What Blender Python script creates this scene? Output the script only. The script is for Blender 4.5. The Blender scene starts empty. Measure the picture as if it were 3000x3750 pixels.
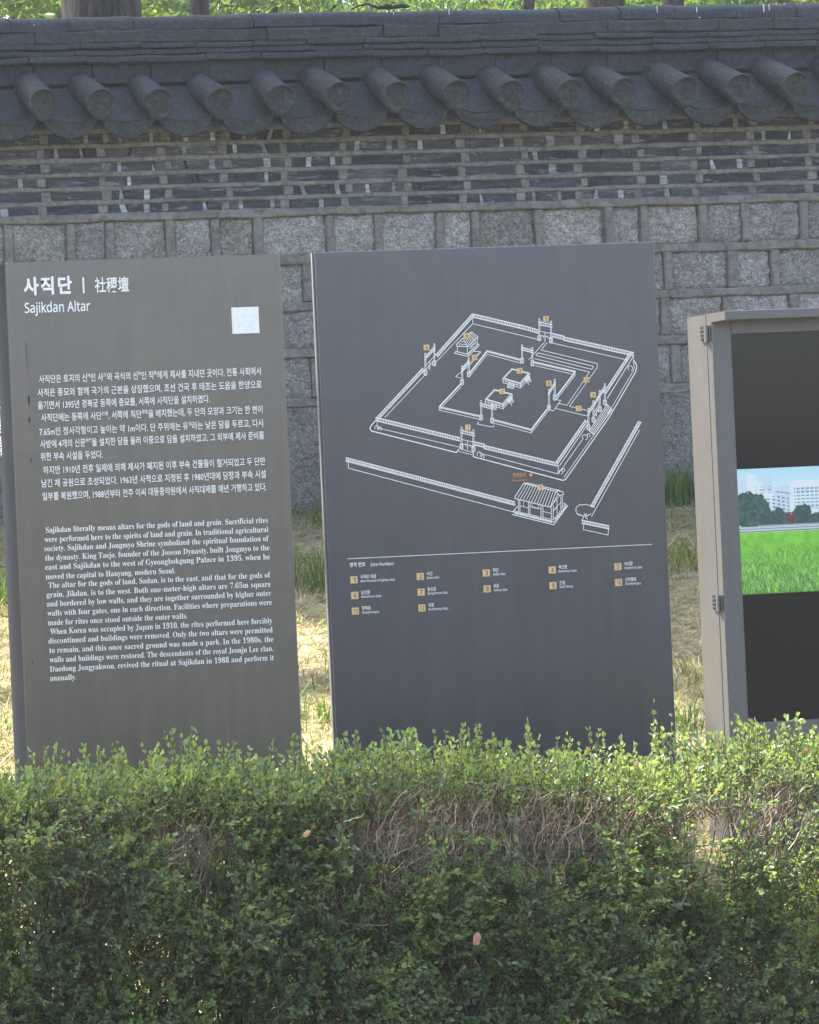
import bpy, math, random
import numpy as np
from mathutils import Vector, Matrix

S = bpy.context.scene
COL = S.collection
rad = math.radians
# ------------------------------------------------------------------ camera
F_PX, YAW, ROLL = 8000.0, rad(6.1), rad(2.58)      # focal length for a 3000 px wide frame
PX, PY, EYE = -1647.0, 2016.8, 1.186               # principal point of the shifted lens, eye height
CA, SA, CR, SR = math.cos(YAW), math.sin(YAW), math.cos(ROLL), math.sin(ROLL)
R_ = np.array([CR*CA, -CR*SA, -SR]); U_ = np.array([SR*CA, -SR*SA, CR]); FW = np.array([SA, CA, 0.0])
def at(px, py, Y):
    """where the sight line through photo pixel (px, py) meets the upright plane y = Y -> (x, z)"""
    d = FW*F_PX + R_*(px-PX) - U_*(py-PY)
    t = Y/d[1]
    return d[0]*t, d[2]*t + EYE
def atz(px, py, Y): return at(px, py, Y)[1]
cam = bpy.data.cameras.new('camera'); camo = bpy.data.objects.new('camera', cam); COL.objects.link(camo)
camo.matrix_world = Matrix(((R_[0], U_[0], -FW[0], 0), (R_[1], U_[1], -FW[1], 0), (R_[2], U_[2], -FW[2], EYE), (0, 0, 0, 1)))
cam.sensor_fit = 'HORIZONTAL'; cam.sensor_width = 36.0; cam.lens = 36.0*F_PX/3000
cam.shift_x = (1500-PX)/3000; cam.shift_y = (PY-1875)/3000
cam.clip_start = 0.05; cam.clip_end = 500
S.camera = camo
# ------------------------------------------------------------------ light
SUN_EL, SUN_AZ = rad(60), rad(-36)                  # azimuth measured from +Y (behind the wall) towards +X
W = bpy.data.worlds.new("World"); S.world = W; W.use_nodes = True
nt = W.node_tree; nt.nodes.clear()
sky = nt.nodes.new('ShaderNodeTexSky'); sky.sky_type = 'NISHITA'; sky.sun_disc = False
sky.sun_elevation = SUN_EL; sky.sun_rotation = SUN_AZ; sky.air_density = 1.0; sky.dust_density = 3.5; sky.ozone_density = 0.6
bg = nt.nodes.new('ShaderNodeBackground'); bg.inputs[1].default_value = 0.15
wo = nt.nodes.new('ShaderNodeOutputWorld')
nt.links.new(sky.outputs[0], bg.inputs[0]); nt.links.new(bg.outputs[0], wo.inputs[0])
sl = bpy.data.lights.new('sun', 'SUN'); sl.energy = 5.0; sl.angle = rad(0.55); sl.color = (1.0, 0.93, 0.82)
so = bpy.data.objects.new('sun', sl); COL.objects.link(so)
sd = Vector((math.sin(SUN_AZ)*math.cos(SUN_EL), math.cos(SUN_AZ)*math.cos(SUN_EL), math.sin(SUN_EL)))
so.rotation_euler = (-sd).to_track_quat('-Z', 'Y').to_euler(); so.location = (0, 0, 30)
S.view_settings.view_transform = 'Standard'; S.view_settings.look = 'None'
S.view_settings.exposure = 1.95; S.view_settings.gamma = 1.0
S.render.engine = 'CYCLES'
S.cycles.max_bounces = 10; S.cycles.diffuse_bounces = 6; S.cycles.transmission_bounces = 6
S.cycles.use_denoising = True

rng = np.random.default_rng(7); random.seed(7)

# ------------------------------------------------------------------ helpers
def tag(o, label=None, cat=None, group=None, kind=None):
    if label: o['label'] = label
    if cat: o['category'] = cat
    if group: o['group'] = group
    if kind: o['kind'] = kind
    return o
def empty(name, loc):
    o = bpy.data.objects.new(name, None); COL.objects.link(o); o.location = loc; o.empty_display_size = 0.1
    bpy.context.view_layer.update()
    return o
class MB:
    """collects vertices and faces in world coordinates, then links them as one mesh"""
    def __init__(s): s.v = []; s.f = []; s.c = []; s.m = []
    def add(s, vs, fs, col=None, m=0):
        b = len(s.v); s.v += [tuple(v) for v in vs]
        for f in fs: s.f.append(tuple(i+b for i in f)); s.c.append(col); s.m.append(m)
    def box(s, x0, x1, y0, y1, z0, z1, col=None, ch=0.0, m=0, j=0.0):
        """box; ch insets the front (low y) face to give a soft front edge"""
        r = lambda: random.uniform(-j, j)
        if ch <= 0:
            vs = [(x0, y0, z0), (x1, y0, z0), (x1, y1, z0), (x0, y1, z0), (x0, y0, z1), (x1, y0, z1), (x1, y1, z1), (x0, y1, z1)]
            s.add(vs, [(0, 1, 5, 4), (1, 2, 6, 5), (2, 3, 7, 6), (3, 0, 4, 7), (4, 5, 6, 7), (3, 2, 1, 0)], col, m)
        else:
            q = [(x0+r(), z0+r()), (x1+r(), z0+r()), (x1+r(), z1+r()), (x0+r(), z1+r())]
            sx = [1, -1, -1, 1]; sz = [1, 1, -1, -1]
            vs = [(q[i][0]+sx[i]*ch, y0, q[i][1]+sz[i]*ch) for i in range(4)] + [(q[i][0], y0+ch, q[i][1]) for i in range(4)] + [(q[i][0], y1, q[i][1]) for i in range(4)]
            fs = [(0, 1, 2, 3)]
            for i in range(4):
                k = (i+1) % 4
                fs += [(i+4, k+4, k, i), (i+8, k+8, k+4, i+4)]
            fs.append((11, 10, 9, 8))
            s.add(vs, fs, col, m)
    def tube(s, pts, rads, n=6, col=None, m=0, cap=True):
        pts = [Vector(p) for p in pts]; b = len(s.v); N = len(pts)
        a = None
        for i, p in enumerate(pts):
            d = (pts[min(i+1, N-1)]-pts[max(i-1, 0)]).normalized()
            if a is None: a = d.orthogonal().normalized()
            a = (a-d*a.dot(d)).normalized(); w = d.cross(a)
            for k in range(n):
                t = 2*math.pi*k/n
                s.v.append(tuple(p+(a*math.cos(t)+w*math.sin(t))*rads[i]))
        for i in range(N-1):
            for k in range(n):
                k2 = (k+1) % n
                s.f.append((b+i*n+k, b+i*n+k2, b+(i+1)*n+k2, b+(i+1)*n+k)); s.c.append(col); s.m.append(m)
        if cap:
            s.f.append(tuple(b+k for k in range(n))[::-1]); s.c.append(col); s.m.append(m)
            s.f.append(tuple(b+(N-1)*n+k for k in range(n))); s.c.append(col); s.m.append(m)
    def build(s, name, mats, parent=None, smooth=False):
        me = bpy.data.meshes.new(name); me.from_pydata(s.v, [], s.f)
        for m in (mats if isinstance(mats, (list, tuple)) else [mats]): me.materials.append(m)
        if any(s.m): me.polygons.foreach_set('material_index', s.m)
        if any(c is not None for c in s.c):
            at_ = me.color_attributes.new('Col', 'FLOAT_COLOR', 'CORNER')
            arr = []
            for f, c in zip(s.f, s.c):
                c = c or (1, 1, 1); arr += [c[0], c[1], c[2], 1.0]*len(f)
            at_.data.foreach_set('color', arr)
        if smooth: me.polygons.foreach_set('use_smooth', [True]*len(me.polygons))
        me.update()
        return link(name, me, parent)
def link(name, me, parent=None):
    o = bpy.data.objects.new(name, me); COL.objects.link(o)
    if parent is not None:
        o.parent = parent; o.matrix_parent_inverse = parent.matrix_world.inverted()
    return o
def np_mesh(name, V, Fc, mat, parent=None, fcol=None, smooth=False):
    """V (n,3), Fc (m,k) faces of constant size k, fcol (m,3) one colour per face"""
    me = bpy.data.meshes.new(name); m, k = Fc.shape
    me.vertices.add(len(V)); me.vertices.foreach_set('co', V.astype(np.float32).ravel())
    me.loops.add(m*k); me.loops.foreach_set('vertex_index', Fc.astype(np.int32).ravel())
    me.polygons.add(m); me.polygons.foreach_set('loop_start', np.arange(m, dtype=np.int32)*k)
    me.polygons.foreach_set('loop_total', np.full(m, k, dtype=np.int32))
    if smooth: me.polygons.foreach_set('use_smooth', np.ones(m, dtype=bool))
    me.update(calc_edges=True)
    if fcol is not None:
        a = me.color_attributes.new('Col', 'FLOAT_COLOR', 'CORNER')
        c = np.concatenate([fcol, np.ones((m, 1))], 1).astype(np.float32)
        a.data.foreach_set('color', np.repeat(c, k, axis=0).ravel())
    me.materials.append(mat)
    return link(name, me, parent)

# ------------------------------------------------------------------ materials
class NT:
    def __init__(s, name):
        s.mat = bpy.data.materials.new(name); s.mat.use_nodes = True; s.t = s.mat.node_tree
        s.b = s.t.nodes['Principled BSDF']; s.out = s.t.nodes['Material Output']
    def n(s, typ, **kw):
        o = s.t.nodes.new('ShaderNode'+typ)
        for k, v in kw.items(): setattr(o, k, v)
        return o
    def l(s, a, b): s.t.links.new(a, b)
    def coord(s, scale=(1, 1, 1)):
        if not hasattr(s, 'tc'): s.tc = s.n('TexCoord')
        mp = s.n('Mapping'); mp.inputs['Scale'].default_value = scale
        s.l(s.tc.outputs['Object'], mp.inputs[0]); return mp.outputs[0]
    def noise(s, sc, det=4, rough=0.6, scale=(1, 1, 1), dist=0):
        o = s.n('TexNoise'); o.inputs['Scale'].default_value = sc; o.inputs['Detail'].default_value = det
        o.inputs['Roughness'].default_value = rough; o.inputs['Distortion'].default_value = dist
        s.l(s.coord(scale), o.inputs['Vector']); return o.outputs[0]
    def ramp(s, fac, stops):
        r = s.n('ValToRGB'); e = r.color_ramp.elements
        while len(e) < len(stops): e.new(0.5)
        for q, (p, c) in zip(e, stops):
            q.position = p; q.color = (*c, 1) if isinstance(c, tuple) else (c, c, c, 1)
        s.l(fac, r.inputs[0]); return r.outputs[0]
    def mix(s, a, b, fac, mode='MIX'):
        m = s.n('Mix', data_type='RGBA', blend_type=mode)
        for sock, v in ((m.inputs['A'], a), (m.inputs['B'], b), (m.inputs['Factor'], fac)):
            if hasattr(v, 'links'): s.l(v, sock)
            elif isinstance(v, tuple): sock.default_value = (*v, 1)
            else: sock.default_value = v
        return m.outputs['Result']
    def bump(s, h, strength=0.4, dist=0.01):
        b = s.n('Bump'); b.inputs['Strength'].default_value = strength; b.inputs['Distance'].default_value = dist
        s.l(h, b.inputs['Height']); s.l(b.outputs[0], s.b.inputs['Normal'])
    def fin(s, col, rough=0.8, spec=0.3):
        if isinstance(col, tuple): s.b.inputs['Base Color'].default_value = (*col, 1)
        else: s.l(col, s.b.inputs['Base Color'])
        if hasattr(rough, 'links'): s.l(rough, s.b.inputs['Roughness'])
        else: s.b.inputs['Roughness'].default_value = rough
        s.b.inputs['Specular IOR Level'].default_value = spec
        return s.mat
    def attr(s):
        a = s.n('Attribute'); a.attribute_name = 'Col'; return a.outputs['Color']

def m_paint(name, c, rough=0.42, var=0.12, spec=0.5):
    t = NT(name)
    big = t.noise(1.7, 3, 0.6, (1, 1, 0.5)); streak = t.noise(9, 4, 0.65, (3, 3, 0.15)); fine = t.noise(420, 2)
    k = t.ramp(big, [(0.1, tuple(x*(1-var) for x in c)), (0.9, tuple(x*(1+var) for x in c))])
    k = t.mix(k, t.ramp(streak, [(0.3, 0.84), (0.65, 1.0)]), 0.8, 'MULTIPLY')
    k = t.mix(k, t.ramp(t.noise(11, 5, 0.75), [(0.25, 0.90), (0.75, 1.08)]), 0.8, 'MULTIPLY')
    k = t.mix(k, t.ramp(t.noise(55, 4, 0.8), [(0.66, 1.0), (0.74, 1.22)]), 0.6, 'MULTIPLY')
    t.bump(fine, 0.06, 0.001)
    return t.fin(k, t.ramp(t.noise(3.1, 4, 0.6), [(0.0, rough-0.06), (1.0, rough+0.10)]), spec)
def m_plain(name, c, rough=0.6, spec=0.3):
    t = NT(name); k = t.ramp(t.noise(60, 3), [(0.3, tuple(x*0.93 for x in c)), (0.7, tuple(min(1, x*1.05) for x in c))])
    return t.fin(k, rough, spec)
M = {}
M['warm'] = m_paint('warm_grey_sign_paint', (0.150, 0.124, 0.100), 0.2, 0.12, 0.75)
M['cool'] = m_paint('blue_grey_sign_paint', (0.066, 0.062, 0.072), 0.2, 0.12, 0.75)
M['edge'] = m_paint('light_edge_metal', (0.22, 0.22, 0.225), 0.5)
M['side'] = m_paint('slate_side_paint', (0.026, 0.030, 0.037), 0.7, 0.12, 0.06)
M['kiosk'] = m_paint('kiosk_grey_paint', (0.125, 0.121, 0.116), 0.35, 0.08)
M['white'] = m_plain('white_print', (0.90, 0.88, 0.83), 0.5)
M['line'] = m_plain('pale_line_print', (0.84, 0.82, 0.78), 0.5)
M['amber'] = m_plain('amber_print', (0.78, 0.52, 0.24), 0.5)
M['orange'] = m_plain('orange_print', (0.75, 0.30, 0.12), 0.5)
M['ink'] = m_plain('dark_print', (0.03, 0.03, 0.035), 0.6)
M['chip'] = m_plain('chipped_paint', (0.04, 0.04, 0.045), 0.8)
M['bird'] = m_plain('bird_droppings', (0.6, 0.6, 0.58), 0.8)
M['steel'] = m_plain('hinge_steel', (0.16, 0.16, 0.17), 0.4, 0.5)
M['blackmetal'] = m_plain('hinge_black', (0.035, 0.035, 0.04), 0.45)
def m_glass():
    t = NT('black_screen_glass'); return t.fin((0.013, 0.011, 0.010), 0.04, 0.32)
M['glass'] = m_glass()
def m_picture():
    t = NT('lit_screen_picture'); a = t.attr(); t.fin((0.02, 0.02, 0.02), 0.15, 0.4)
    t.l(a, t.b.inputs['Emission Color']); t.b.inputs['Emission Strength'].default_value = 0.235
    return t.mat
M['picture'] = m_picture()
def m_stone():
    t = NT('grey_granite')
    sp = t.noise(75, 3, 0.8); sp2 = t.noise(30, 4, 0.7); big = t.noise(6, 4); pick = t.noise(34, 2, 0.5, (1, 1, 2.6), 1.5)
    k = t.ramp(sp, [(0.34, (0.17, 0.165, 0.152)), (0.5, (0.30, 0.29, 0.268)), (0.66, (0.46, 0.446, 0.415))])
    k = t.mix(k, t.ramp(sp2, [(0.36, 0.66), (0.56, 1.1)]), 0.85, 'MULTIPLY')
    k = t.mix(k, t.ramp(pick, [(0.38, 0.6), (0.47, 1.05)]), 0.75, 'MULTIPLY')
    k = t.mix(k, t.ramp(big, [(0.3, 0.72), (0.7, 1.12)]), 0.9, 'MULTIPLY')
    k = t.mix(k, t.attr(), 1.0, 'MULTIPLY')
    t.bump(t.mix(sp2, pick, 0.5), 1.0, 0.018)
    return t.fin(k, 0.9, 0.2)
M['stone'] = m_stone()
def m_mortar():
    t = NT('grey_lime_mortar')
    a = t.noise(7, 4); f = t.noise(140, 3); d = t.noise(26, 4, 0.7)
    k = t.ramp(a, [(0.3, (0.15, 0.147, 0.133)), (0.7, (0.225, 0.219, 0.199))])
    k = t.mix(k, t.ramp(d, [(0.34, 0.55), (0.54, 1.05)]), 0.85, 'MULTIPLY')
    k = t.mix(k, t.ramp(t.noise(60, 4, 0.7, (0.4, 1, 1)), [(0.36, 0.72), (0.55, 1.05)]), 0.7, 'MULTIPLY')
    t.bump(t.mix(f, d, 0.5), 0.8, 0.006)
    return t.fin(k, 0.92, 0.15)
M['mortar'] = m_mortar()
def m_brick():
    t = NT('slate_grey_brick')
    d = t.noise(22, 5, 0.7, (0.35, 1, 2.2)); f = t.noise(110, 3)
    k = t.mix(t.attr(), t.ramp(d, [(0.3, 0.42), (0.5, 0.9), (0.7, 1.9)]), 1.0, 'MULTIPLY')
    k = t.mix(k, (0.21, 0.215, 0.22), t.ramp(t.noise(15, 5, 0.75, (0.5, 1, 2.6), 0.8), [(0.56, 0.0), (0.63, 0.75)]))
    t.bump(t.mix(d, f, 0.4), 0.6, 0.006)
    return t.fin(k, 0.8, 0.3)
M['brick'] = m_brick()
def m_tile():
    t = NT('dark_clay_roof_tile')
    a = t.noise(6, 4); d = t.noise(40, 5, 0.75); g = t.noise(17, 4, 0.7, (0.25, 1, 2.0))
    k = t.ramp(a, [(0.3, (0.016, 0.021, 0.026)), (0.7, (0.030, 0.037, 0.044))])
    k = t.mix(k, t.ramp(d, [(0.33, 0.45), (0.5, 1.0), (0.68, 1.8)]), 0.9, 'MULTIPLY')
    k = t.mix(k, t.ramp(g, [(0.35, 0.75), (0.6, 1.15)]), 0.9, 'MULTIPLY')
    lich = t.noise(70, 4, 0.8, (1, 1, 1), 0.5); k = t.mix(k, (0.11, 0.112, 0.105), t.ramp(lich, [(0.60, 0.0), (0.72, 0.55)]))
    t.bump(t.mix(d, g, 0.5), 0.5, 0.006)
    return t.fin(k, 0.72, 0.35)
M['tile'] = m_tile()
def m_cap():
    t = NT('weathered_tile_end'); a = t.noise(30, 5, 0.75); f = t.noise(120, 3, 0.7)
    k = t.ramp(a, [(0.3, (0.022, 0.025, 0.026)), (0.55, (0.048, 0.053, 0.054)), (0.75, (0.10, 0.105, 0.102))])
    k = t.mix(k, t.ramp(f, [(0.3, 0.6), (0.6, 1.15)]), 0.8, 'MULTIPLY'); t.bump(t.mix(a, f, 0.5), 0.8, 0.006); return t.fin(k, 0.85, 0.2)
M['cap'] = m_cap()
def m_ground():
    t = NT('straw_strewn_soil')
    a = t.noise(1.3, 4); d = t.noise(14, 5, 0.7, (1, 1, 1), 0.6); f = t.noise(70, 4, 0.7, (0.35, 1, 1))
    k = t.ramp(d, [(0.3, (0.14, 0.115, 0.075)), (0.55, (0.33, 0.28, 0.18)), (0.75, (0.46, 0.405, 0.27))])
    k = t.mix(k, (0.16, 0.17, 0.06), t.ramp(a, [(0.52, 0.0), (0.68, 0.5)]))
    k = t.mix(k, t.ramp(f, [(0.3, 0.55), (0.6, 1.1)]), 0.9, 'MULTIPLY')
    t.bump(t.mix(d, f, 0.5), 0.8, 0.02)
    return t.fin(k, 0.95, 0.1)
M['ground'] = m_ground()
def m_paving():
    t = NT('grey_paving'); a = t.noise(3, 4); f = t.noise(90, 3, 0.7)
    k = t.mix(t.ramp(a, [(0.3, (0.045, 0.045, 0.046)), (0.7, (0.07, 0.069, 0.067))]), t.ramp(f, [(0.3, 0.75), (0.6, 1.05)]), 0.8, 'MULTIPLY')
    t.bump(f, 0.4, 0.004); return t.fin(k, 0.9, 0.2)
M['paving'] = m_paving()
def m_leaf(name, rough=0.40, trans=0.45, spec=0.6, boost=1.0):
    t = NT(name); a = t.attr()
    k = t.mix(a, t.ramp(t.noise(30, 2), [(0.3, 0.8), (0.7, 1.15)]), 0.8, 'MULTIPLY')
    t.fin(k, rough, spec)
    tr = t.n('BsdfTranslucent'); hs = t.mix(k, (1.6*boost, 1.5*boost, 0.7*boost), 1.0, 'MULTIPLY'); t.l(hs, tr.inputs[0])
    mx = t.n('MixShader'); mx.inputs[0].default_value = trans
    t.l(t.b.outputs[0], mx.inputs[1]); t.l(tr.outputs[0], mx.inputs[2]); t.l(mx.outputs[0], t.out.inputs[0])
    return t.mat
M['leaf'] = m_leaf('boxwood_leaf')
M['treeleaf'] = m_leaf('tree_leaf', 0.5, 0.5, 0.3, 1.2)
M['blade'] = m_leaf('grass_blade', 0.5, 0.35, 0.3)
def m_twig():
    t = NT('dry_twig_bark'); a = t.attr()
    k = t.mix(a, t.ramp(t.noise(90, 3), [(0.3, 0.7), (0.7, 1.2)]), 0.9, 'MULTIPLY'); return t.fin(k, 0.85, 0.2)
M['twig'] = m_twig()
def m_bark():
    t = NT('furrowed_bark')
    w = t.noise(12, 5, 0.7, (1, 1, 0.18), 0.8)
    k = t.ramp(w, [(0.35, (0.012, 0.012, 0.012)), (0.55, (0.045, 0.042, 0.040)), (0.7, (0.085, 0.08, 0.075))])
    t.bump(w, 1.0, 0.05); return t.fin(k, 0.95, 0.1)
M['bark'] = m_bark()

# ------------------------------------------------------------------ ground
WALL_Y, SIGN_Y = 11.4, 6.8
def gz(x, y):
    x = np.asarray(x, float); y = np.asarray(y, float)
    z = np.interp(y, [-40, 3.0, 5.0, 5.9, 6.5, 6.8, WALL_Y, 14, 24, 60, 120], [-0.52, -0.50, -0.46, -0.36, -0.06, 0.0, 1.22, 1.45, 2.2, 5.0, 5.0])
    b = 0.018*np.sin(3.1*x+1.3*y)+0.014*np.sin(5.3*y-2.2*x+1)+0.010*np.sin(9.7*x+7.1*y)
    return z+b*np.clip((y-5)/2, 0, 1)
def make_ground():
    xs = np.concatenate([np.linspace(-90, 0, 19)[:-1], np.arange(0, 12, 0.08), np.linspace(12, 110, 22)])
    ys = np.concatenate([np.linspace(-60, 4, 14)[:-1], np.arange(4, 12, 0.08), np.linspace(12, 120, 24)])
    X, Yy = np.meshgrid(xs, ys); Z = gz(X, Yy)
    Z += rng.normal(0, 0.006, Z.shape)*((Yy > 4) & (Yy < 12) & (X > 0) & (X < 12))
    V = np.stack([X, Yy, Z], -1).reshape(-1, 3); n = len(xs)
    i = (np.arange(len(ys)-1)[:, None]*n+np.arange(n-1)[None]).ravel()
    o = np_mesh('ground', V, np.stack([i, i+1, i+n+1, i+n], 1), M['ground'], smooth=True)
    tag(o, kind='structure')
make_ground()
def make_unseen_paving():  # unseen dark paving, added for its bounce light and reflections in signs
    b = MB(); n = 40; ys = (-55, -9, -1, 2.0, 3.0, 4.35)
    xs = [-60+i*130/n for i in range(n+1)]
    b.add([(x, y, float(gz(x, y))+.012) for x in xs for y in ys], [(i*6+k, (i+1)*6+k, (i+1)*6+k+1, i*6+k+1) for i in range(n) for k in range(5)])
    tag(b.build('path', M['paving'], None, True), kind='structure')
make_unseen_paving()

# ------------------------------------------------------------------ wall
def make_wall():
    X0, X1 = 1.0, 11.5
    root = empty('tile_roofed_wall', (6.0, WALL_Y+0.2, 1.2))
    tag(root, 'old grey stone and brick wall under a dark tiled roof behind the signs', 'wall')
    wy = WALL_Y
    zc = lambda py: atz(1500, py, wy)
    # courses: (z_top, z_bottom)
    z_st = zc(772)
    bricks = [(zc(513-51.3), zc(546-51.3)), (zc(513), zc(546)), (zc(566), zc(599)), (zc(616), zc(650)), (zc(668), zc(701)), (zc(718), zc(750))]
    s2 = lambda py: atz(2450, py, wy)
    stones = [(s2(752), s2(893)), (s2(926), s2(1062)), (s2(1093), s2(1229)), (s2(1263), s2(1406))]
    z_found = s2(1440)
    mo = MB(); st = MB(); br = MB()
    # backing
    mo.box(X0, X1, wy+0.03, wy+0.42, 0.7, bricks[0][0]+0.10)
    # foundation blocks
    x = X0
    while x < X1:
        w = random.uniform(0.7, 1.3); stone_block(st, x, x+w-0.012, 0.75, z_found, wy-0.035+random.uniform(-.008, .008), wy+0.03, 14, 8, 0.012, 0.62)
        x += w
    # stone courses
    row1 = [-190, -160, 12, 40, 240, 270, 383, 413, 604, 635, 770, 800, 926, 957, 1191, 1217, 1370, 1396, 1594, 1622, 1724, 1752, 1957, 1987, 2213, 2243, 2342, 2370, 2557, 2587, 2713, 2739, 2926, 2954, 3130, 3160]
    for r, (zt, zb) in enumerate(stones):
        if r == 0:
            xs = [at(p, 830, wy)[0] for p in row1]; gaps = [(xs[i], xs[i+1]) for i in range(0, len(xs), 2)]
            g = gaps[0][0]
            while g > X0: w = random.uniform(.2, .32); gaps.insert(0, (g-w-.045, g-w)); g = gaps[0][0]
            g = gaps[-1][1]
            while g < X1: w = random.uniform(.2, .32); gaps.append((g+w, g+w+.045)); g = gaps[-1][1]
        else:
            gaps = []; g = X0-random.uniform(0, .3)
            while g < X1+.3:
                w = random.choice([.17, .2, .22, .26, .3, .34])*random.uniform(.93, 1.07); gaps.append((g, g+random.uniform(.045, .06))); g = gaps[-1][1]+w
        for i in range(len(gaps)-1):
            a, b = gaps[i][1], gaps[i+1][0]
            k = random.uniform(.72, 1.2)
            stone_block(st, a-.008, b+.008, zb-.01, zt+.01, wy-.006+random.uniform(-.006, .006), wy+.035, 10, 9, 0.010, k)
        for a, b in gaps:
            mo.box(a, b, wy-.020, wy+.032, zb+.001, zt-.001, ch=.006, j=.004)
        zb2 = stones[r+1][0] if r+1 < len(stones) else z_found
        wavy_bar(mo, X0, X1, zb2, zb, wy-.022, wy+.031)
    # band between bricks and stones
    wavy_bar(mo, X0, X1, stones[0][0], bricks[-1][1], wy-.024, wy+.031)
    dark = [(.055, .065, .083), (.068, .079, .097), (.085, .094, .110), (.050, .057, .070), (.11, .119, .132), (.13, .133, .135)]
    light = [(.27, .285, .30), (.36, .365, .365), (.20, .215, .235), (.20, .20, .19)]
    for r, (zt, zb) in enumerate(bricks):
        per = .3405; off = (r % 2)*per*.5+at(20 if r % 2 else 150, zc(750), wy)[0] % per
        x = X0-1+off
        while x < X1:
            a, b = x, x+per-.038+random.uniform(-.008, .008)
            # one course of broken bricks set between upright joints
            typ = random.random(); segs = []
            if typ < .42:
                p = a+(b-a)*random.uniform(.12, .3); q = b-(b-a)*random.uniform(.1, .3)
                w = random.uniform(.018, .034)
                segs = [(a, p, 0), (p, p+w, 1), (p+w, q-w, 0), (q-w, q, 1), (q, b, 0)]
            elif typ < .72:
                p = a+(b-a)*random.uniform(.25, .75); w = random.uniform(.02, .05)
                segs = [(a, p, 0), (p, p+w, 1), (p+w, b, 0)]
            elif typ < .86:
                p = a+(b-a)*random.uniform(.2, .8); segs = [(a, p, 0), (p, b, 0)]
            else: segs = [(a, b, 0)]
            base = tuple(v*.44 for v in random.choice(dark))
            for (s0, s1, l) in segs:
                kk = random.uniform(.75, 1.35); c = random.choice(light) if l and random.random() < .72 else tuple(v*kk for v in base)
                sk = random.choice([0, 0, random.uniform(-.022, .022)]) if l else random.uniform(-.008, .008)
                brick_piece(br, s0, s1, zb-.004, zt+.004, wy-.004+random.uniform(-.004, .003)-(.001 if l else 0), wy+.034, c, sk)
            mo.box(b-.004, x+per+.004, wy-.009, wy+.032, zb+.001, zt-.001, ch=.004, j=.003)
            x += per
        if r+1 < len(bricks): wavy_bar(mo, X0, X1, bricks[r+1][0], zb, wy-.011, wy+.031)
    wavy_bar(mo, X0, X1, bricks[0][0], bricks[0][0]+.045, wy-.05, wy+.031)
    mo.build('mortar', M['mortar'], root); st.build('stone_courses', M['stone'], root, True); br.build('brick_courses', M['brick'], root)
    make_roof(root, wy, X0, X1)
def wavy_bar(mb, x0, x1, z0, z1, yf, yb):
    n = int((x1-x0)/.11); ch = .006
    prof = []
    for i in range(n+1):
        x = x0+(x1-x0)*i/n; a = z0+random.uniform(-.004, .004); b = z1+random.uniform(-.004, .004); y = yf+random.uniform(-.0025, .0025)
        prof.append([(x, yb, a), (x, y+ch, a), (x, y, a+ch), (x, y, b-ch), (x, y+ch, b), (x, yb, b)])
    vs = [v for p in prof for v in p]; fs = []
    for i in range(n):
        for k in range(5): fs.append((i*6+k, (i+1)*6+k, (i+1)*6+k+1, i*6+k+1))
    mb.add(vs, fs)
def stone_block(mb, x0, x1, z0, z1, yf, yb, nx, nz, amp, k):
    ph = random.uniform(0, 50); vs = []; fs = []
    for j in range(nz+1):
        for i in range(nx+1):
            u = i/nx; v = j/nz
            e = min(u, 1-u, v, 1-v)
            y = yf+amp*(math.sin(ph+11*u+5*v)*.5+math.sin(ph*2+19*v-8*u)*.4)+random.uniform(-.5, .5)*amp
            y = y+(0.018*(1-min(1, e/.12))**2)
            vs.append((x0+(x1-x0)*u, y, z0+(z1-z0)*v))
    for j in range(nz):
        for i in range(nx):
            a = j*(nx+1)+i; fs.append((a, a+1, a+nx+2, a+nx+1))
    g = random.uniform(.97, 1.03)
    mb.add(vs, fs, (k, k*g, k*random.uniform(.97, 1.05)))
def brick_piece(mb, a, b, z0, z1, yf, yb, c, sk):
    vs = [(a, yf, z0), (b, yf, z0), (b+sk, yf+random.uniform(0, .004), z1), (a+sk, yf+random.uniform(0, .004), z1),
          (a, yb, z0), (b, yb, z0), (b+sk, yb, z1), (a+sk, yb, z1)]
    mb.add(vs, [(0, 1, 2, 3), (1, 5, 6, 2), (4, 0, 3, 7), (3, 2, 6, 7), (4, 5, 1, 0)], c)

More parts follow.
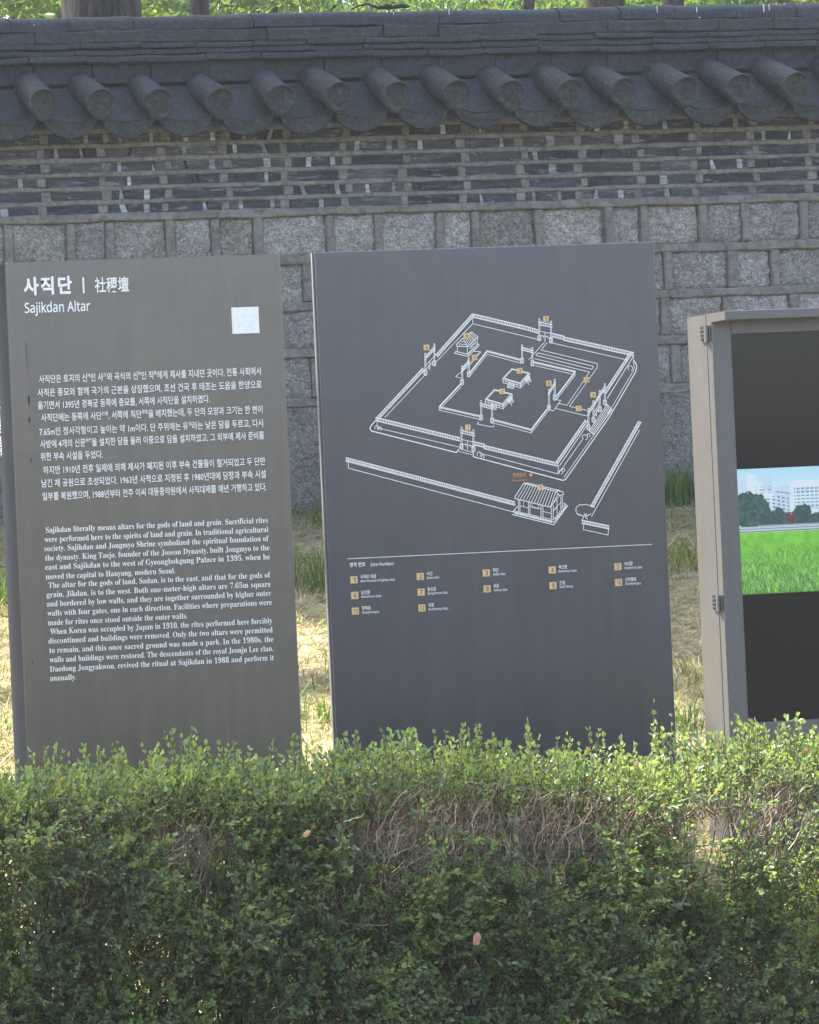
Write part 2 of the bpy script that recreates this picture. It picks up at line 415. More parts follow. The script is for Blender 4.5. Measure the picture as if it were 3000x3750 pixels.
def make_roof(root, wy, X0, X1):
    PER = .329
    # ridge courses, front face y, z bottom, z top
    ry = wy+.02
    zz = lambda py: atz(1500, py, ry)
    courses = [(zz(87), zz(33)+.012, ry, .35), (zz(136), zz(89), ry-.012, .33), (zz(157), zz(137), ry-.022, .33), (zz(180), zz(158), ry-.018, .33), (zz(206), zz(182), ry-.030, .33)]
    core_y = wy+.13
    rt = MB()
    for ci, (z0, z1, yf, L) in enumerate(courses):
        x = X0-random.uniform(0, L)
        while x < X1:
            l = L*random.uniform(.92, 1.05); a, b = x+.002, x+l-.002
            dz = random.uniform(-.004, .004); dy = random.uniform(-.006, .006); tilt = random.uniform(-.005, .005)
            yb = 2*core_y-yf
            h = z1-z0
            if ci == 0:   # capping: rounded half cylinder
                prof = [(yf, z0)]+[(core_y-(core_y-yf)*math.cos(t), z0+h*.35+h*.65*math.sin(t)) for t in np.linspace(0, math.pi, 12)]+[(yb, z0)]
            else:
                r = min(.012, h*.3)
                prof = [(yf+.006, z0), (yf, z0+r*.5), (yf, z1-r), (yf+r, z1), (yb-r, z1), (yb, z1-r), (yb, z0)]
            n = 5; vs = []; N = len(prof)
            for i in range(n+1):
                u = i/n; sag = -.004*math.sin(math.pi*u)*(1 if ci else .4)
                for (y, z) in prof:
                    vs.append((a+(b-a)*u, y+dy+tilt*(u-.5)*2+random.uniform(-.0008, .0008), z+dz+sag+random.uniform(-.0008, .0008)))
            fs = [(i*N+k, (i+1)*N+k, (i+1)*N+(k+1) % N, i*N+(k+1) % N) for i in range(n) for k in range(N)]
            fs += [tuple(range(N))[::-1], tuple(n*N+k for k in range(N))]
            rt.add(vs, fs); x += l
    # upright band under the ridge courses
    zb1 = courses[-1][0]; zb0 = zb1-.11
    x = X0
    while x < X1:
        rt.box(x+.001, x+PER-.003, ry+.02+random.uniform(-.004, .004), 2*core_y-ry-.02, zb0, zb1+.006, ch=.004)
        x += PER
    roof = rt.build('roof', M['tile'], root, False)
    # cover tiles running down to the eave
    ct = MB(); pt = MB()
    r = .0735
    # disc centre seen at photo (1659, 345); the plane of the discs
    ey = wy-.20
    dx, dz = at(1659, 347, ey)
    pitch = rad(29); ax = Vector((0, -math.cos(pitch), -math.sin(pitch))); up = Vector((0, -math.sin(pitch), math.cos(pitch)))
    n0 = int((dx-X0)/PER); 
    for i in range(-n0, int((X1-dx)/PER)+1):
        cx = dx+i*PER+random.uniform(-.013, .013); cz = dz+random.uniform(-.010, .010); yaw = random.uniform(-.07, .07)
        end = Vector((cx, ey+random.uniform(-.022, .022), cz)); ph = random.uniform(0, 9)
        A = Vector((yaw, ax.y, ax.z)).normalized(); right = Vector((1, yaw, 0)).normalized(); upv = right.cross(A)*-1
        if upv.z < 0: upv = -upv
        seg = 20
        rings = [(-.40, r*.98), (-.28, r), (-.14, r), (-.03, r), (-.012, r*1.03), (0, r*1.03), (0.004, r*.98)]
        b = len(ct.v); vs = []
        for (t, rr) in rings:
            for k in range(seg):
                th = 2*math.pi*k/seg
                vs.append(end+A*t+right*math.cos(th)*rr+upv*math.sin(th)*rr)
        fs = [(q*seg+k, q*seg+(k+1) % seg, (q+1)*seg+(k+1) % seg, (q+1)*seg+k) for q in range(len(rings)-1) for k in range(seg)]
        ct.add(vs, fs)
        # drop-shaped face plate, upright, with rim and worn relief
        def ring(rr, y, drop):
            out = []
            for k in range(seg*2):
                th = 2*math.pi*k/(seg*2); c, s_ = math.cos(th), math.sin(th)
                e = rr*(1+drop*max(0, -s_)**12)
                rl = 0 if y > .0 else .0035*math.sin(3*th+ph+rr*90)*math.sin(ph*2+rr*70)
                e *= 1+.022*math.sin(2*th+ph)+.015*math.sin(5*th+2*ph)
                out.append((end.x+c*e*1.02+yaw*y, end.y+y+rl, end.z+s_*e))
            return out
        rr = [ring(r*1.05, .018, .24), ring(r*1.05, -.010, .24), ring(r*.97, -.016, .18), ring(r*.86, -.014, .05), ring(r*.80, -.008, 0), ring(r*.62, -.008, 0), ring(r*.5, -.011, 0), ring(r*.36, -.009, 0), ring(r*.24, -.011, 0), ring(r*.1, -.008, 0)]
        vs = [v for q in rr for v in q]; n2 = seg*2
        vs = [(vx+random.uniform(-1, 1)*.0012, vy+random.uniform(-1, 1)*.0022, vz+random.uniform(-1, 1)*.0012) for vx, vy, vz in vs]
        fs = [(q*n2+k, q*n2+(k+1) % n2, (q+1)*n2+(k+1) % n2, (q+1)*n2+k) for q in range(len(rr)-1) for k in range(n2)]
        fs += [tuple((len(rr)-1)*n2+k for k in range(n2)), tuple(range(n2))[::-1]]
        ct.add(vs, fs, m=1)
        # pan tile channel between this cover and the next, with its hanging end plate
        px = cx+PER/2; hw = .168
        n = 12; vs = []
        for t in (-.42, -.2, 0.0):
            for side in (0, 1):
                for k in range(n+1):
                    u = -1+2*k/n
                    sag = -.052*(1-u*u)-.014*side
                    p = Vector((px+u*hw, ey+.045, cz-.062))+ax*t+Vector((0, 0, sag))
                    vs.append(p)
        m = n+1; fs = []
        for q in range(2):
            for k in range(n):
                a0 = q*2*m+k; b0 = (q+1)*2*m+k
                fs.append((a0, a0+1, b0+1, b0)); fs.append((a0+m+1, a0+m, b0+m, b0+m+1))
        for k in range(n): fs.append((4*m+k, 4*m+k+1, 5*m+k+1, 5*m+k))
        pt.add(vs, fs)
        yp = ey+.040+random.uniform(-.006, .006); zp = cz-.068+random.uniform(-.004, .004); hw2 = .155; tl = random.uniform(-.035, .035)
        top = []; bot = []
        for k in range(n+1):
            u = -1+2*k/n
            top.append((px+u*hw2, zp-.030*(1-u*u)+tl*u*.3)); bot.append((px+u*hw2*.97, zp-.008-.108*math.sqrt(max(0, 1-u*u))*(1-.12*u*u)+tl*u*.3))
        def layer(y, s_):
            out = []
            cxm = px; czm = zp-.055
            for (qx, qz) in top+bot[::-1]: out.append((cxm+(qx-cxm)*s_, y, czm+(qz-czm)*s_))
            return out
        lay = [layer(yp+.018, 1), layer(yp, 1), layer(yp-.004, .95), layer(yp-.002, .88), layer(yp+.003, .84)]
        nn = len(lay[0]); vs = [v for q in lay for v in q]
        vs = [(vx+random.uniform(-1, 1)*.001, vy+random.uniform(-1, 1)*.002, vz+random.uniform(-1, 1)*.001) for vx, vy, vz in vs]
        fs = [(q*nn+k, q*nn+(k+1) % nn, (q+1)*nn+(k+1) % nn, (q+1)*nn+k) for q in range(len(lay)-1) for k in range(nn)]
        fs += [tuple((len(lay)-1)*nn+k for k in range(nn)), tuple(range(nn))[::-1]]
        pt.add(vs, fs, m=1)
    # rear slope, plain pans so the roof is whole from behind
    for i in range(int((X1-X0)/PER)):
        x = X0+i*PER
        pt.tube([(x, core_y+.05, zb0+.01), (x, wy+.66, zb0-.18)], [.07, .07], 8)
    pt.add([(X0, wy-.16, dz-.13), (X1, wy-.16, dz-.13), (X1, core_y-.1, zb0-.02), (X0, core_y-.1, zb0-.02)], [(0, 1, 2, 3)])
    pt.add([(X0, wy+.62, dz-.13), (X1, wy+.62, dz-.13), (X1, core_y+.1, zb0-.02), (X0, core_y+.1, zb0-.02)], [(3, 2, 1, 0)])
    ct.build('cover_tiles', [M['tile'], M['cap']], roof, False); pt.build('pan_tiles', [M['tile'], M['cap']], roof, False)
    dr = MB()
    for (px_, py_, w, h) in [(1643, 45, 4, 22), (2405, 35, 4, 26), (2550, 36, 5, 22), (2795, 30, 6, 34), (2815, 28, 4, 26), (2557, 66, 9, 5), (122, 94, 4, 4), (1440, 48, 4, 10)]:
        x, z = at(px_, py_, ry-.004); s_ = .0015
        yy = ry-.016 if py_ > 60 else ry-.009
        dr.add([(x-w*s_/2, yy, z+h*s_/2), (x+w*s_/2, yy, z+h*s_/2*.9), (x+w*s_*.3, yy, z-h*s_/2), (x-w*s_*.2, yy, z-h*s_/2*.8)], [(0, 1, 2, 3)])
    dr.build('bird_droppings', M['bird'], roof)
make_wall()

# ------------------------------------------------------------------ lettering
def serif(s):
    o = ''
    for c in s:
        if 'A' <= c <= 'Z': o += chr(0x1D400+ord(c)-65)
        elif 'a' <= c <= 'z': o += chr(0x1D41A+ord(c)-97)
        elif c.isdigit(): o += chr(0x1D7CE+ord(c)-48)
        else: o += c
    return o
def sans(s):
    o = ''
    for c in s:
        if 'A' <= c <= 'Z': o += chr(0x1D5A0+ord(c)-65)
        elif 'a' <= c <= 'z': o += chr(0x1D5BA+ord(c)-97)
        elif c.isdigit(): o += chr(0x1D7E2+ord(c)-48)
        else: o += c
    return o
def glyphs(txt, offset=0.0, res=2, spacing=1.0, wspace=1.0):
    c = bpy.data.curves.new('lettering', 'FONT'); c.body = txt; c.resolution_u = res; c.offset = offset
    c.space_character = spacing; c.space_word = wspace
    o = bpy.data.objects.new('lettering', c); COL.objects.link(o)
    me = bpy.data.meshes.new_from_object(o)
    v = np.zeros(len(me.vertices)*3); me.vertices.foreach_get('co', v); v = v.reshape(-1, 3)[:, :2]
    f = [tuple(p.vertices) for p in me.polygons]
    bpy.data.objects.remove(o); bpy.data.curves.remove(c); bpy.data.meshes.remove(me)
    return v, f
def put(mb, txt, x, z, width=None, size=None, y=0, offset=0.0, spacing=1.0, wspace=1.0, vertical=None, height=None):
    """lay text on the plane y, baseline z, from x, stretched to width; vertical=Y runs it down a side face"""
    v, f = glyphs(txt, offset, spacing=spacing, wspace=wspace)
    x0, x1 = v[:, 0].min(), v[:, 0].max()
    sx = width/(x1-x0) if width else size
    sy = size or sx
    V = [(x+(a-x0)*sx, y, z+b*sy) for a, b in v]
    mb.add(V, f)
    return x+(x1-x0)*sx

# ------------------------------------------------------------------ left sign
def solid_sign(x0, x1, zt, zb, Y, th, bulge, mat_front, mat_side, parent, ch=.004, seg=8):
    """upright slab: flat front sheet wrapped round bowed ends"""
    n = seg
    L = [(x0-bulge*math.sin(math.pi*k/n), Y+.002+(th-.004)*k/n) for k in range(n+1)]
    Rr = [(x1+bulge*.2*math.sin(math.pi*k/n), Y+.002+(th-.004)*k/n) for k in range(n+1)]
    prof = [(x0+ch, Y)]+L+[(x0+ch, Y+th)]+[(x1-ch, Y+th)]+Rr[::-1]+[(x1-ch, Y)]
    N = len(prof)
    vs = []
    for (z, ins) in ((zb, 0), (zt-ch, 0), (zt, ch)):
        for (x, y) in prof:
            cx = (x0+x1)/2; cy = Y+th/2
            vs.append((x+(ins if x < cx else -ins), y+(ins*.4 if y < cy else -ins*.4), z))
    mb = MB(); m2 = MB()
    for lvl in range(2):
        for k in range(N):
            k2 = (k+1) % N
            f = (lvl*N+k, lvl*N+k2, (lvl+1)*N+k2, (lvl+1)*N+k)[::-1]
            side = 1 <= k <= n
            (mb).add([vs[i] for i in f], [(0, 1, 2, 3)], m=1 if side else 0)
    mb.add([vs[2*N+k] for k in range(N)], [tuple(range(N))])
    return mb.build('panel', [mat_front, mat_side], parent)

def left_sign():
    Y = SIGN_Y; x0, x1, zt = 2.2325, 3.1525, 2.043
    root = empty('information_sign', (2.69, Y+.06, 0))
    tag(root, 'tall warm grey sign covered in white Korean and English paragraphs', 'sign')
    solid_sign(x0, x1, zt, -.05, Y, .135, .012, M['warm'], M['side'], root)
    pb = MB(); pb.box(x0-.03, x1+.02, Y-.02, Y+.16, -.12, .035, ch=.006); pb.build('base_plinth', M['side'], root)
    yt = Y-.0022
    T = MB()
    P = lambda px, py: at(px, py, Y)
    def line(mb, txt, pl, pr, size, off=0.0, sp=1.0):
        (xa, za), (xb, zb) = P(*pl), P(*pr)
        put(mb, txt, xa, za, xb-xa, size, yt, off, sp)
    # heading
    s_k = .058
    line(T, '사직단', (86, 1075), (264, 1068), .060, .036, 1.22)
    T.build('korean_title', M['white'], root); T = MB()
    xa, za = P(303, 1076); xb, zb = P(308, 1016)
    T.box(xa, xa+.0055, yt-.0003, yt+.0003, za+.002, zb)
    T.build('title_bar', M['white'], root); T = MB()
    line(T, '社稷壇', (347, 1067), (472, 1062), .052, .014)
    T.build('hanja_title', M['white'], root)
    T = MB(); line(T, sans('Sajikdan Altar'), (90, 1146), (330, 1140), .044, .016); T.build('english_title', M['white'], root)
    # Korean text: (text, left px, right px, baseline py at left and right); ^..^ marks small raised characters
    K = [('사직단은 토지의 신^神^인 사^社^와 곡식의 신^神^인 직^稷^에게 제사를 지내던 곳이다. 전통 사회에서', 142, 955, 1397, 1375),
         ('사직은 종묘와 함께 국가의 근본을 상징했으며, 조선 건국 후 태조는 도읍을 한양으로', 137, 958, 1447, 1423),
         ('옮기면서 1395년 경복궁 동쪽에 종묘를, 서쪽에 사직단을 설치하였다.', 138, 768, 1494, 1475),
         ('사직단에는 동쪽에 사단^社壇^, 서쪽에 직단^稷壇^을 배치했는데, 두 단의 모양과 크기는 한 변이', 150, 961, 1539, 1514),
         ('7.65m인 정사각형이고 높이는 약 1m이다. 단 주위에는 유^壝^라는 낮은 담을 두르고, 다시', 144, 963, 1592, 1562),
         ('사방에 4개의 신문^神門^을 설치한 담을 둘러 이중으로 담을 설치하였고, 그 외부에 제사 준비를', 147, 967, 1636, 1609),
         ('위한 부속 시설을 두었다.', 148, 376, 1684, 1677),
         ('하지만 1910년 전후 일제에 의해 제사가 폐지된 이후 부속 건물들이 철거되었고 두 단만', 158, 971, 1733, 1702),
         ('남긴 채 공원으로 조성되었다. 1963년 사적으로 지정된 후 1980년대에 담장과 부속 시설', 152, 973, 1780, 1750),
         ('일부를 복원했으며, 1988년부터 전주 이씨 대동종약원에서 사직대제를 매년 거행하고 있다.', 155, 976, 1828, 1797)]
    T = MB(); size = .0285
    for txt, pl, pr, yl, yr in K:
        (xa, za), (xb, zb) = P(pl, yl), P(pr, yr); zb = za = (za+zb)/2
        parts = txt.split('^'); meas = []
        for i, p in enumerate(parts):
            v, f = glyphs(p.strip(), .007); w = v[:, 0].max()-v[:, 0].min()
            lead = .28 if p.startswith(' ') else .07
            meas.append((p.strip(), w*(.5 if i % 2 else 1), lead if i else 0))
        tot = sum(w+l for _, w, l in meas); sc = (xb-xa)/tot; x = xa
        for i, (p, w, l) in enumerate(meas):
            x += l*sc
            if i % 2: put(T, p, x, za+size*.42, w*sc, size*.5, yt, .004)
            else: put(T, p, x, za, w*sc, size, yt, .012)
            x += w*sc
    T.build('korean_text', M['white'], root)
    E_ = [('Sajikdan literally means altars for the gods of land and grain. Sacrificial rites', 167, 981, 1948, 1917),
          ('were performed here to the spirits of land and grain. In traditional agricultural', 162, 982, 1982, 1952),
          ('society. Sajikdan and Jongmyo Shrine symbolized the spiritual foundation of', 162, 984, 2017, 1983),
          ('the dynasty. King Taejo, founder of the Joseon Dynasty, built Jongmyo to the', 165, 986, 2050, 2018),
          ('east and Sajikdan to the west of Gyeongbokgung Palace in 1395, when he', 165, 988, 2083, 2052),
          ('moved the capital to Hanyang, modern Seoul.', 167, 641, 2119, 2102),
          ('The altar for the gods of land, Sadan, is to the east, and that for the gods of', 177, 990, 2151, 2117),
          ('grain, Jikdan, is to the west. Both one-meter-high altars are 7.65m square', 170, 991, 2184, 2152),
          ('and bordered by low walls, and they are together surrounded by higher outer', 171, 993, 2218, 2185),
          ('walls with four gates, one in each direction. Facilities where preparations were', 173, 995, 2252, 2219),
          ('made for rites once stood outside the outer walls.', 175, 686, 2288, 2267),
          ('When Korea was occupied by Japan in 1910, the rites performed here forcibly', 183, 997, 2319, 2286),
          ('discontinued and buildings were removed. Only the two altars were permitted', 177, 998, 2354, 2319),
          ('to remain, and this once sacred ground was made a park. In the 1980s, the', 180, 1001, 2388, 2354),
          ('walls and buildings were restored. The descendants of the royal Jeonju Lee clan,', 181, 1000, 2422, 2388),
          ('Daedong Jongyakwon, revived the ritual at Sajikdan in 1988 and perform it', 182, 1003, 2456, 2422),
          ('annually.', 183, 278, 2493, 2489)]
    T = MB()
    for txt, pl, pr, yl, yr in E_:
        (xa, za), (xb, zb) = P(pl, yl), P(pr, yr)
        put(T, serif(txt), xa, (za+zb)/2, xb-xa, .0262, yt, 0.0)
    T.build('english_text', M['white'], root)
    # blank white sticker at the upper right
    (xa, za), (xb, zb) = P(851, 1223), P(945, 1123)
    q = MB(); q.box(xa, xb, yt-.0006, Y-.0002, za, zb); q.build('white_sticker', M['white'], root)
    # chips and scratches in the paint
    for (px, py, w, h) in [(106, 1467, 7, 34), (107, 1532, 8, 6), (108, 1543, 6, 16), (113, 1681, 9, 3), (114, 1687, 9, 4), (114, 1693, 6, 3), (118, 2424, 5, 12), (97, 1300, 1.6, 100)]:
        x, z = P(px, py); s_ = .00087; ch = MB()
        ch.add([(x-w*s_/2, yt, z+h*s_/2), (x-w*s_*.3, yt, z-h*s_*.5), (x+w*s_*.2, yt, z-h*s_*.45), (x+w*s_/2, yt, z+h*s_*.5)], [(0, 1, 2, 3)])
        ch.build('paint_chip', M['chip'], root)
    # lettering down the side face
    sx = x0-.0165
    def down(txt, z_top, size, ylo, off):
        v, f = glyphs(txt, off); a0 = v[:, 0].min()
        V = []
        for a, b in v:
            yy = ylo+b*size
            u = (yy-Y)/.135
            V.append((x0-.012*math.sin(math.pi*min(1, max(0, u)))-.0012, yy, z_top-(a-a0)*size))
        side = MB(); side.add(V, [tuple(reversed(p)) for p in f]); side.build('side_lettering', M['white'], root)
    down('사직단', atz(3, 1288, Y+.1), .040, Y+.082, .016)
    down(sans('Sajikdan Altar'), atz(6, 1455, Y+.1), .030, Y+.085, .012)
left_sign()

# ------------------------------------------------------------------ map sign
def map_sign():
    Y = SIGN_Y; (x0, zt), (x1, _) = at(1148, 928, Y), at(2395, 880, Y); zt = 2.044
    root = empty('map_sign', ((x0+x1)/2, Y+.04, 0))
    tag(root, 'wide blue grey sign with a white line map and numbered key', 'sign')
    p = MB(); p.box(x0+.005, x1, Y, Y+.012, -.05, zt, ch=.002)
    p.build('panel', M['cool'], root)
    e = MB(); e.box(x0+.0005, x1+.002, Y+.0125, Y+.022, -.05, zt+.001); e.build('edge_sheet', M['edge'], root)
    b = MB(); b.box(x0+.05, x1-.05, Y+.0225, Y+.085, -.05, zt-.04, ch=.004); b.build('back_frame', M['side'], root)
    pb = MB(); pb.box(x0+.02, x1-.02, Y-.03, Y+.12, -.12, .02, ch=.006); pb.build('base_plinth', M['side'], root)
    cnt = [0]
    LN = MB()
    def Z5(x, y): return at(1200+x*.69565, 1080+y*.69565, Y)
    def seg(p, q, w):
        (xa, za), (xb, zb) = p, q
        L = math.hypot(xb-xa, zb-za)
        if L < 1e-6: return
        nx, nz = -(zb-za)/L*w/2, (xb-xa)/L*w/2; ex, ez = (xb-xa)/L*w*.3, (zb-za)/L*w*.3
        y = Y-.0015-.00015*(cnt[0] % 12); cnt[0] += 1
        LN.add([(xa-ex+nx, y, za-ez+nz), (xb+ex+nx, y, zb+ez+nz), (xb+ex-nx, y, zb+ez-nz), (xa-ex-nx, y, za-ez-nz)], [(3, 2, 1, 0)])
    def pl(pts, w=2.0, close=False):
        q = [Z5(*p) for p in pts]
        if close: q.append(q[0])
        for a, c in zip(q, q[1:]): seg(a, c, w*.00108)
    def band(a, b_, wid=16, n=None, off=(0, 1)):
        """tiled wall top: two rails and dashes between"""
        ax, ay = a; bx, by = b_; L = math.hypot(bx-ax, by-ay)
        ox, oy = off; k = math.hypot(ox, oy); ox, oy = ox/k*wid, oy/k*wid
        pl([a, b_], 3.2); pl([(ax+ox, ay+oy), (bx+ox, by+oy)], 3.2)
        n = n or max(3, int(L/9))
        for i in range(n):
            t = (i+.5)/n; qx, qy = ax+(bx-ax)*t, ay+(by-ay)*t
            pl([(qx+ox*.12, qy+oy*.12), (qx+ox*.88, qy+oy*.88)], 2.6)
    g = (1, .55)
    # outer wall, far left and far right sides
    band((252, 652), (500, 385), 13, off=(.8, .7)); band((566, 318), (760, 100), 13, off=(.8, .7))
    pl([(300, 645), (520, 412)]); pl([(572, 350), (762, 152)]); pl([(762, 100), (762, 152)])
    band((762, 100), (1050, 168), 17); band((1050, 168), (1110, 186), 17); band((1182, 203), (1245, 218), 17); band((1240, 222), (1610, 304), 17)
    pl([(762, 152), (1108, 235)]); pl([(1182, 254), (1572, 342)]); pl([(1608, 322), (1608, 350)])
    band((1602, 306), (1462, 520), 12, off=(-.8, -.5)); pl([(1610, 320), (1470, 545)], 2.4)
    band((1366, 664), (1212, 885), 12, off=(-.8, -.5)); pl([(1372, 672), (1218, 900)], 2.4)
    band((252, 645), (695, 752), 17); band((765, 772), (825, 786), 17); band((822, 792), (1214, 886), 17)
    pl([(258, 668), (258, 700), (700, 803)]); pl([(798, 832), (1210, 942), (1214, 900)]); pl([(1214, 940), (1345, 755)])
    # kerb round the outside
    pl([(1612, 345), (1626, 372), (1620, 405), (1480, 645), (1250, 972), (1235, 976), (765, 852), (765, 832)], 3.2)
    pl([(1606, 350), (1612, 378), (1608, 400), (1472, 632)], 2); pl([(1400, 738), (1243, 960)], 2)
    pl([(690, 812), (676, 830), (228, 716), (221, 700), (230, 685), (252, 660)], 3.2); pl([(700, 812), (765, 830)], 2); pl([(688, 824), (760, 842)], 2)
    # inner wall
    def dbl(a, b_, h=11):
        pl([a, b_], 3); pl([(a[0], a[1]+h*.55), (b_[0], b_[1]+h*.55)], 2); pl([(a[0], a[1]+h*1.7), (b_[0], b_[1]+h*1.7)], 2)
    dbl((585, 588), (700, 465)); dbl((748, 408), (838, 294)); dbl((838, 294), (1015, 340)); dbl((1082, 352), (1302, 402))
    dbl((1302, 402), (1206, 528)); dbl((1165, 586), (1070, 708)); dbl((1070, 708), (872, 656)); dbl((800, 637), (585, 588))
    pl([(585, 588), (585, 607)]); pl([(1070, 708), (1070, 730)])
    # red-arrow style gates drawn as posts, rails and foot blocks
    def gate(p, q, h, foot=True, door=False):
        for (x, y) in (p, q):
            pl([(x-3, y), (x-3, y-h)], 1.8); pl([(x+3, y), (x+3, y-h)], 1.8); pl([(x-3, y-h), (x+3, y-h)], 2.5)
            if foot: pl([(x-8, y), (x-8, y-22), (x+8, y-22), (x+8, y), (x, y+5)], 2.2, True)
        dx, dy = q[0]-p[0], q[1]-p[1]; u = (dx/10, dy/10)
        for k in (.72, .84):
            pl([(p[0]-u[0], p[1]-h*k-u[1]), (q[0]+u[0], q[1]-h*k+u[1])], 3)
        for i in range(1, 6):
            t = i/6; pl([(p[0]+dx*t, p[1]+dy*t-h*.72), (p[0]+dx*t, p[1]+dy*t-h*.93)], 1.6)
        if door:
            for k in (.22, .42): pl([(p[0], p[1]-h*k), (q[0], q[1]-h*k)], 2)
            pl([(p[0]+dx*.5, p[1]+dy*.5), (q[0]-dx*.5, q[1]-dy*.5-h*.4)], 2.2)
            for t in (.3, .7): pl([(p[0]+dx*t, p[1]+dy*t-h*.3), (p[0]+dx*t+4, p[1]+dy*t-h*.12)], 1.6)
    gate((1113, 238), (1174, 250), 112, True, True); gate((513, 420), (560, 370), 112, True, True)
    gate((703, 808), (766, 822), 112, True, True); gate((1022, 356), (1076, 370), 92); gate((706, 470), (741, 428), 96)
    gate((1163, 602), (1194, 550), 105); gate((806, 655), (864, 672), 98)
    gate((1371, 708), (1398, 668), 110); gate((1430, 612), (1458, 576), 108); gate((1398, 668), (1430, 612), 105, False, True)
    # the two altars
    def altar(ox, oy):
        t = [(920+ox, 440+oy), (968+ox, 388+oy), (1062+ox, 412+oy), (1014+ox, 468+oy)]
        pl(t, 2.6, True); pl([(c[0]+(991+ox-c[0])*.12, c[1]+(427+oy-c[1])*.12) for c in t], 2, True)
        for d in (10, 22): pl([(t[0][0], t[0][1]+d), (t[3][0], t[3][1]+d), (t[2][0], t[2][1]+d)], 2.2)
        for c in (t[0], t[3], t[2]): pl([c, (c[0], c[1]+22)], 2.2)
        for i in range(1, 5):
            f = i/5; pl([(t[0][0]+(t[3][0]-t[0][0])*f, t[0][1]+(t[3][1]-t[0][1])*f), (t[0][0]+(t[3][0]-t[0][0])*f, t[0][1]+(t[3][1]-t[0][1])*f+22)], 1.5)
        for i in range(4):
            pl([(952+ox-i*2, 466+oy+i*7), (982+ox-i*2, 473+oy+i*7)], 2.4); pl([(1036+ox+i*7, 446+oy+i*5), (1054+ox+i*5, 424+oy+i*8)], 2.4)
        pl([(952+ox, 462+oy), (944+ox, 488+oy)], 2); pl([(982+ox, 470+oy), (976+ox, 495+oy)], 2)
        pl([(1036+ox, 446+oy), (1060+ox, 474+oy)], 2); pl([(1054+ox, 424+oy), (1070+ox, 456+oy)], 2)
    altar(0, 0); altar(-92, 110)
    # shrine 9
    pl([(676, 262), (710, 228), (738, 272), (680, 270)], 2.4, True); pl([(710, 228), (756, 195), (790, 222), (738, 272)], 2.4)
    for i in range(1, 7):
        f = i/7; pl([(710+46*f, 228-33*f), (738+52*f, 272-50*f)], 2.2)
    pl([(682, 272), (682, 300), (734, 312), (734, 274)], 2); pl([(734, 312), (786, 262), (786, 228)], 2)
    pl([(690, 258), (728, 262)], 2); pl([(700, 245), (720, 248)], 2)
    pl([(672, 300), (666, 308), (738, 324), (796, 264), (788, 258)], 2.4); pl([(672, 296), (738, 314), (792, 258)], 1.8)
    pl([(770, 296), (805, 300), (745, 372), (672, 430), (700, 438)], 2); pl([(796, 304), (738, 368)], 1.6)
    for x, y in ((748, 272), (760, 262), (772, 250)): pl([(x, y), (x, y+12), (x+6, y+6), (x+6, y-6)], 1.6, True)
    # main entrance building 1
    pl([(985, 1062), (1030, 992), (1200, 1034), (1170, 1118), (985, 1072)], 2.6, True); pl([(1030, 992), (1050, 990), (1222, 1030), (1200, 1034)], 2.4)
    for i in range(1, 13):
        f = i/13; pl([(1030+170*f, 992+42*f), (985+188*f, 1066+50*f)], 2)
    pl([(1200, 1034), (1218, 1056), (1240, 1050), (1238, 1038), (1205, 1030)], 2.4); pl([(1170, 1118), (1218, 1056)], 2.2); pl([(1178, 1108), (1212, 1046)], 1.8)
    for x, yt_, yb in ((1002, 1078, 1140), (1010, 1080, 1142), (1056, 1092, 1155), (1064, 1094, 1157), (1122, 1108, 1170), (1132, 1110, 1173), (1176, 1118, 1182), (1186, 1108, 1180), (1206, 1080, 1150), (1226, 1062, 1125), (1234, 1056, 1118)):
        pl([(x, yt_), (x, yb)], 2.2)
    pl([(1010, 1110), (1056, 1122)], 1.6); pl([(1064, 1112), (1122, 1128), (1122, 1140)], 1.8); pl([(1132, 1140), (1176, 1150)], 1.8); pl([(1186, 1140), (1228, 1090)], 1.8)
    pl([(1075, 1098), (1075, 1118), (1108, 1126), (1108, 1106)], 1.8); pl([(1030, 1086), (1030, 1112)], 1.6); pl([(1190, 1130), (1206, 1112), (1206, 1150)], 1.6)
    pl([(975, 1140), (998, 1112)], 2.4); pl([(972, 1142), (1190, 1196), (1258, 1108), (1240, 1096)], 2.6); pl([(970, 1156), (1190, 1210), (1262, 1110)], 2.6); pl([(976, 1136), (1188, 1184), (1246, 1104)], 1.8)
    for i in range(15):
        f = (i+.5)/15; pl([(980+200*f, 1146+48*f), (984+200*f, 1147+48*f)], 7)
    for i in range(6):
        f = (i+.5)/6; pl([(1195+60*f, 1184-72*f), (1197+60*f, 1182-72*f)], 7)
    # walls either side of the entrance
    band((95, 857), (985, 1090), 18, 92); pl([(92, 868), (985, 1102)], 2); pl([(108, 880), (108, 912), (975, 1142)], 2.2)
    band((1636, 664), (1385, 1110), 14, 60, off=(1, .35)); pl([(1640, 712), (1408, 1130), (1388, 1166)], 2.2); pl([(1385, 1110), (1404, 1118)], 2.4)
    band((1336, 1186), (1480, 1216), 16, 16); pl([(1346, 1205), (1346, 1236), (1475, 1264), (1478, 1222)], 2.2)
    random.seed(3)
    bush = [(1350+44*math.cos(t)*random.uniform(.88, 1.1), 1133+32*math.sin(t)*random.uniform(.85, 1.12)) for t in np.linspace(.6, 5.9, 26)]
    pl(bush, 2.2); pl([(1352, 1150), (1345, 1172), (1336, 1186)], 2.2); pl([(1362, 1150), (1356, 1172), (1366, 1180)], 2.2); pl([(1335, 1160), (1310, 1152)], 2)
    # paths
    pl([(1140, 248), (1056, 342)]); pl([(1152, 252), (1122, 290), (1420, 362), (1417, 384), (1272, 586), (1362, 608)])
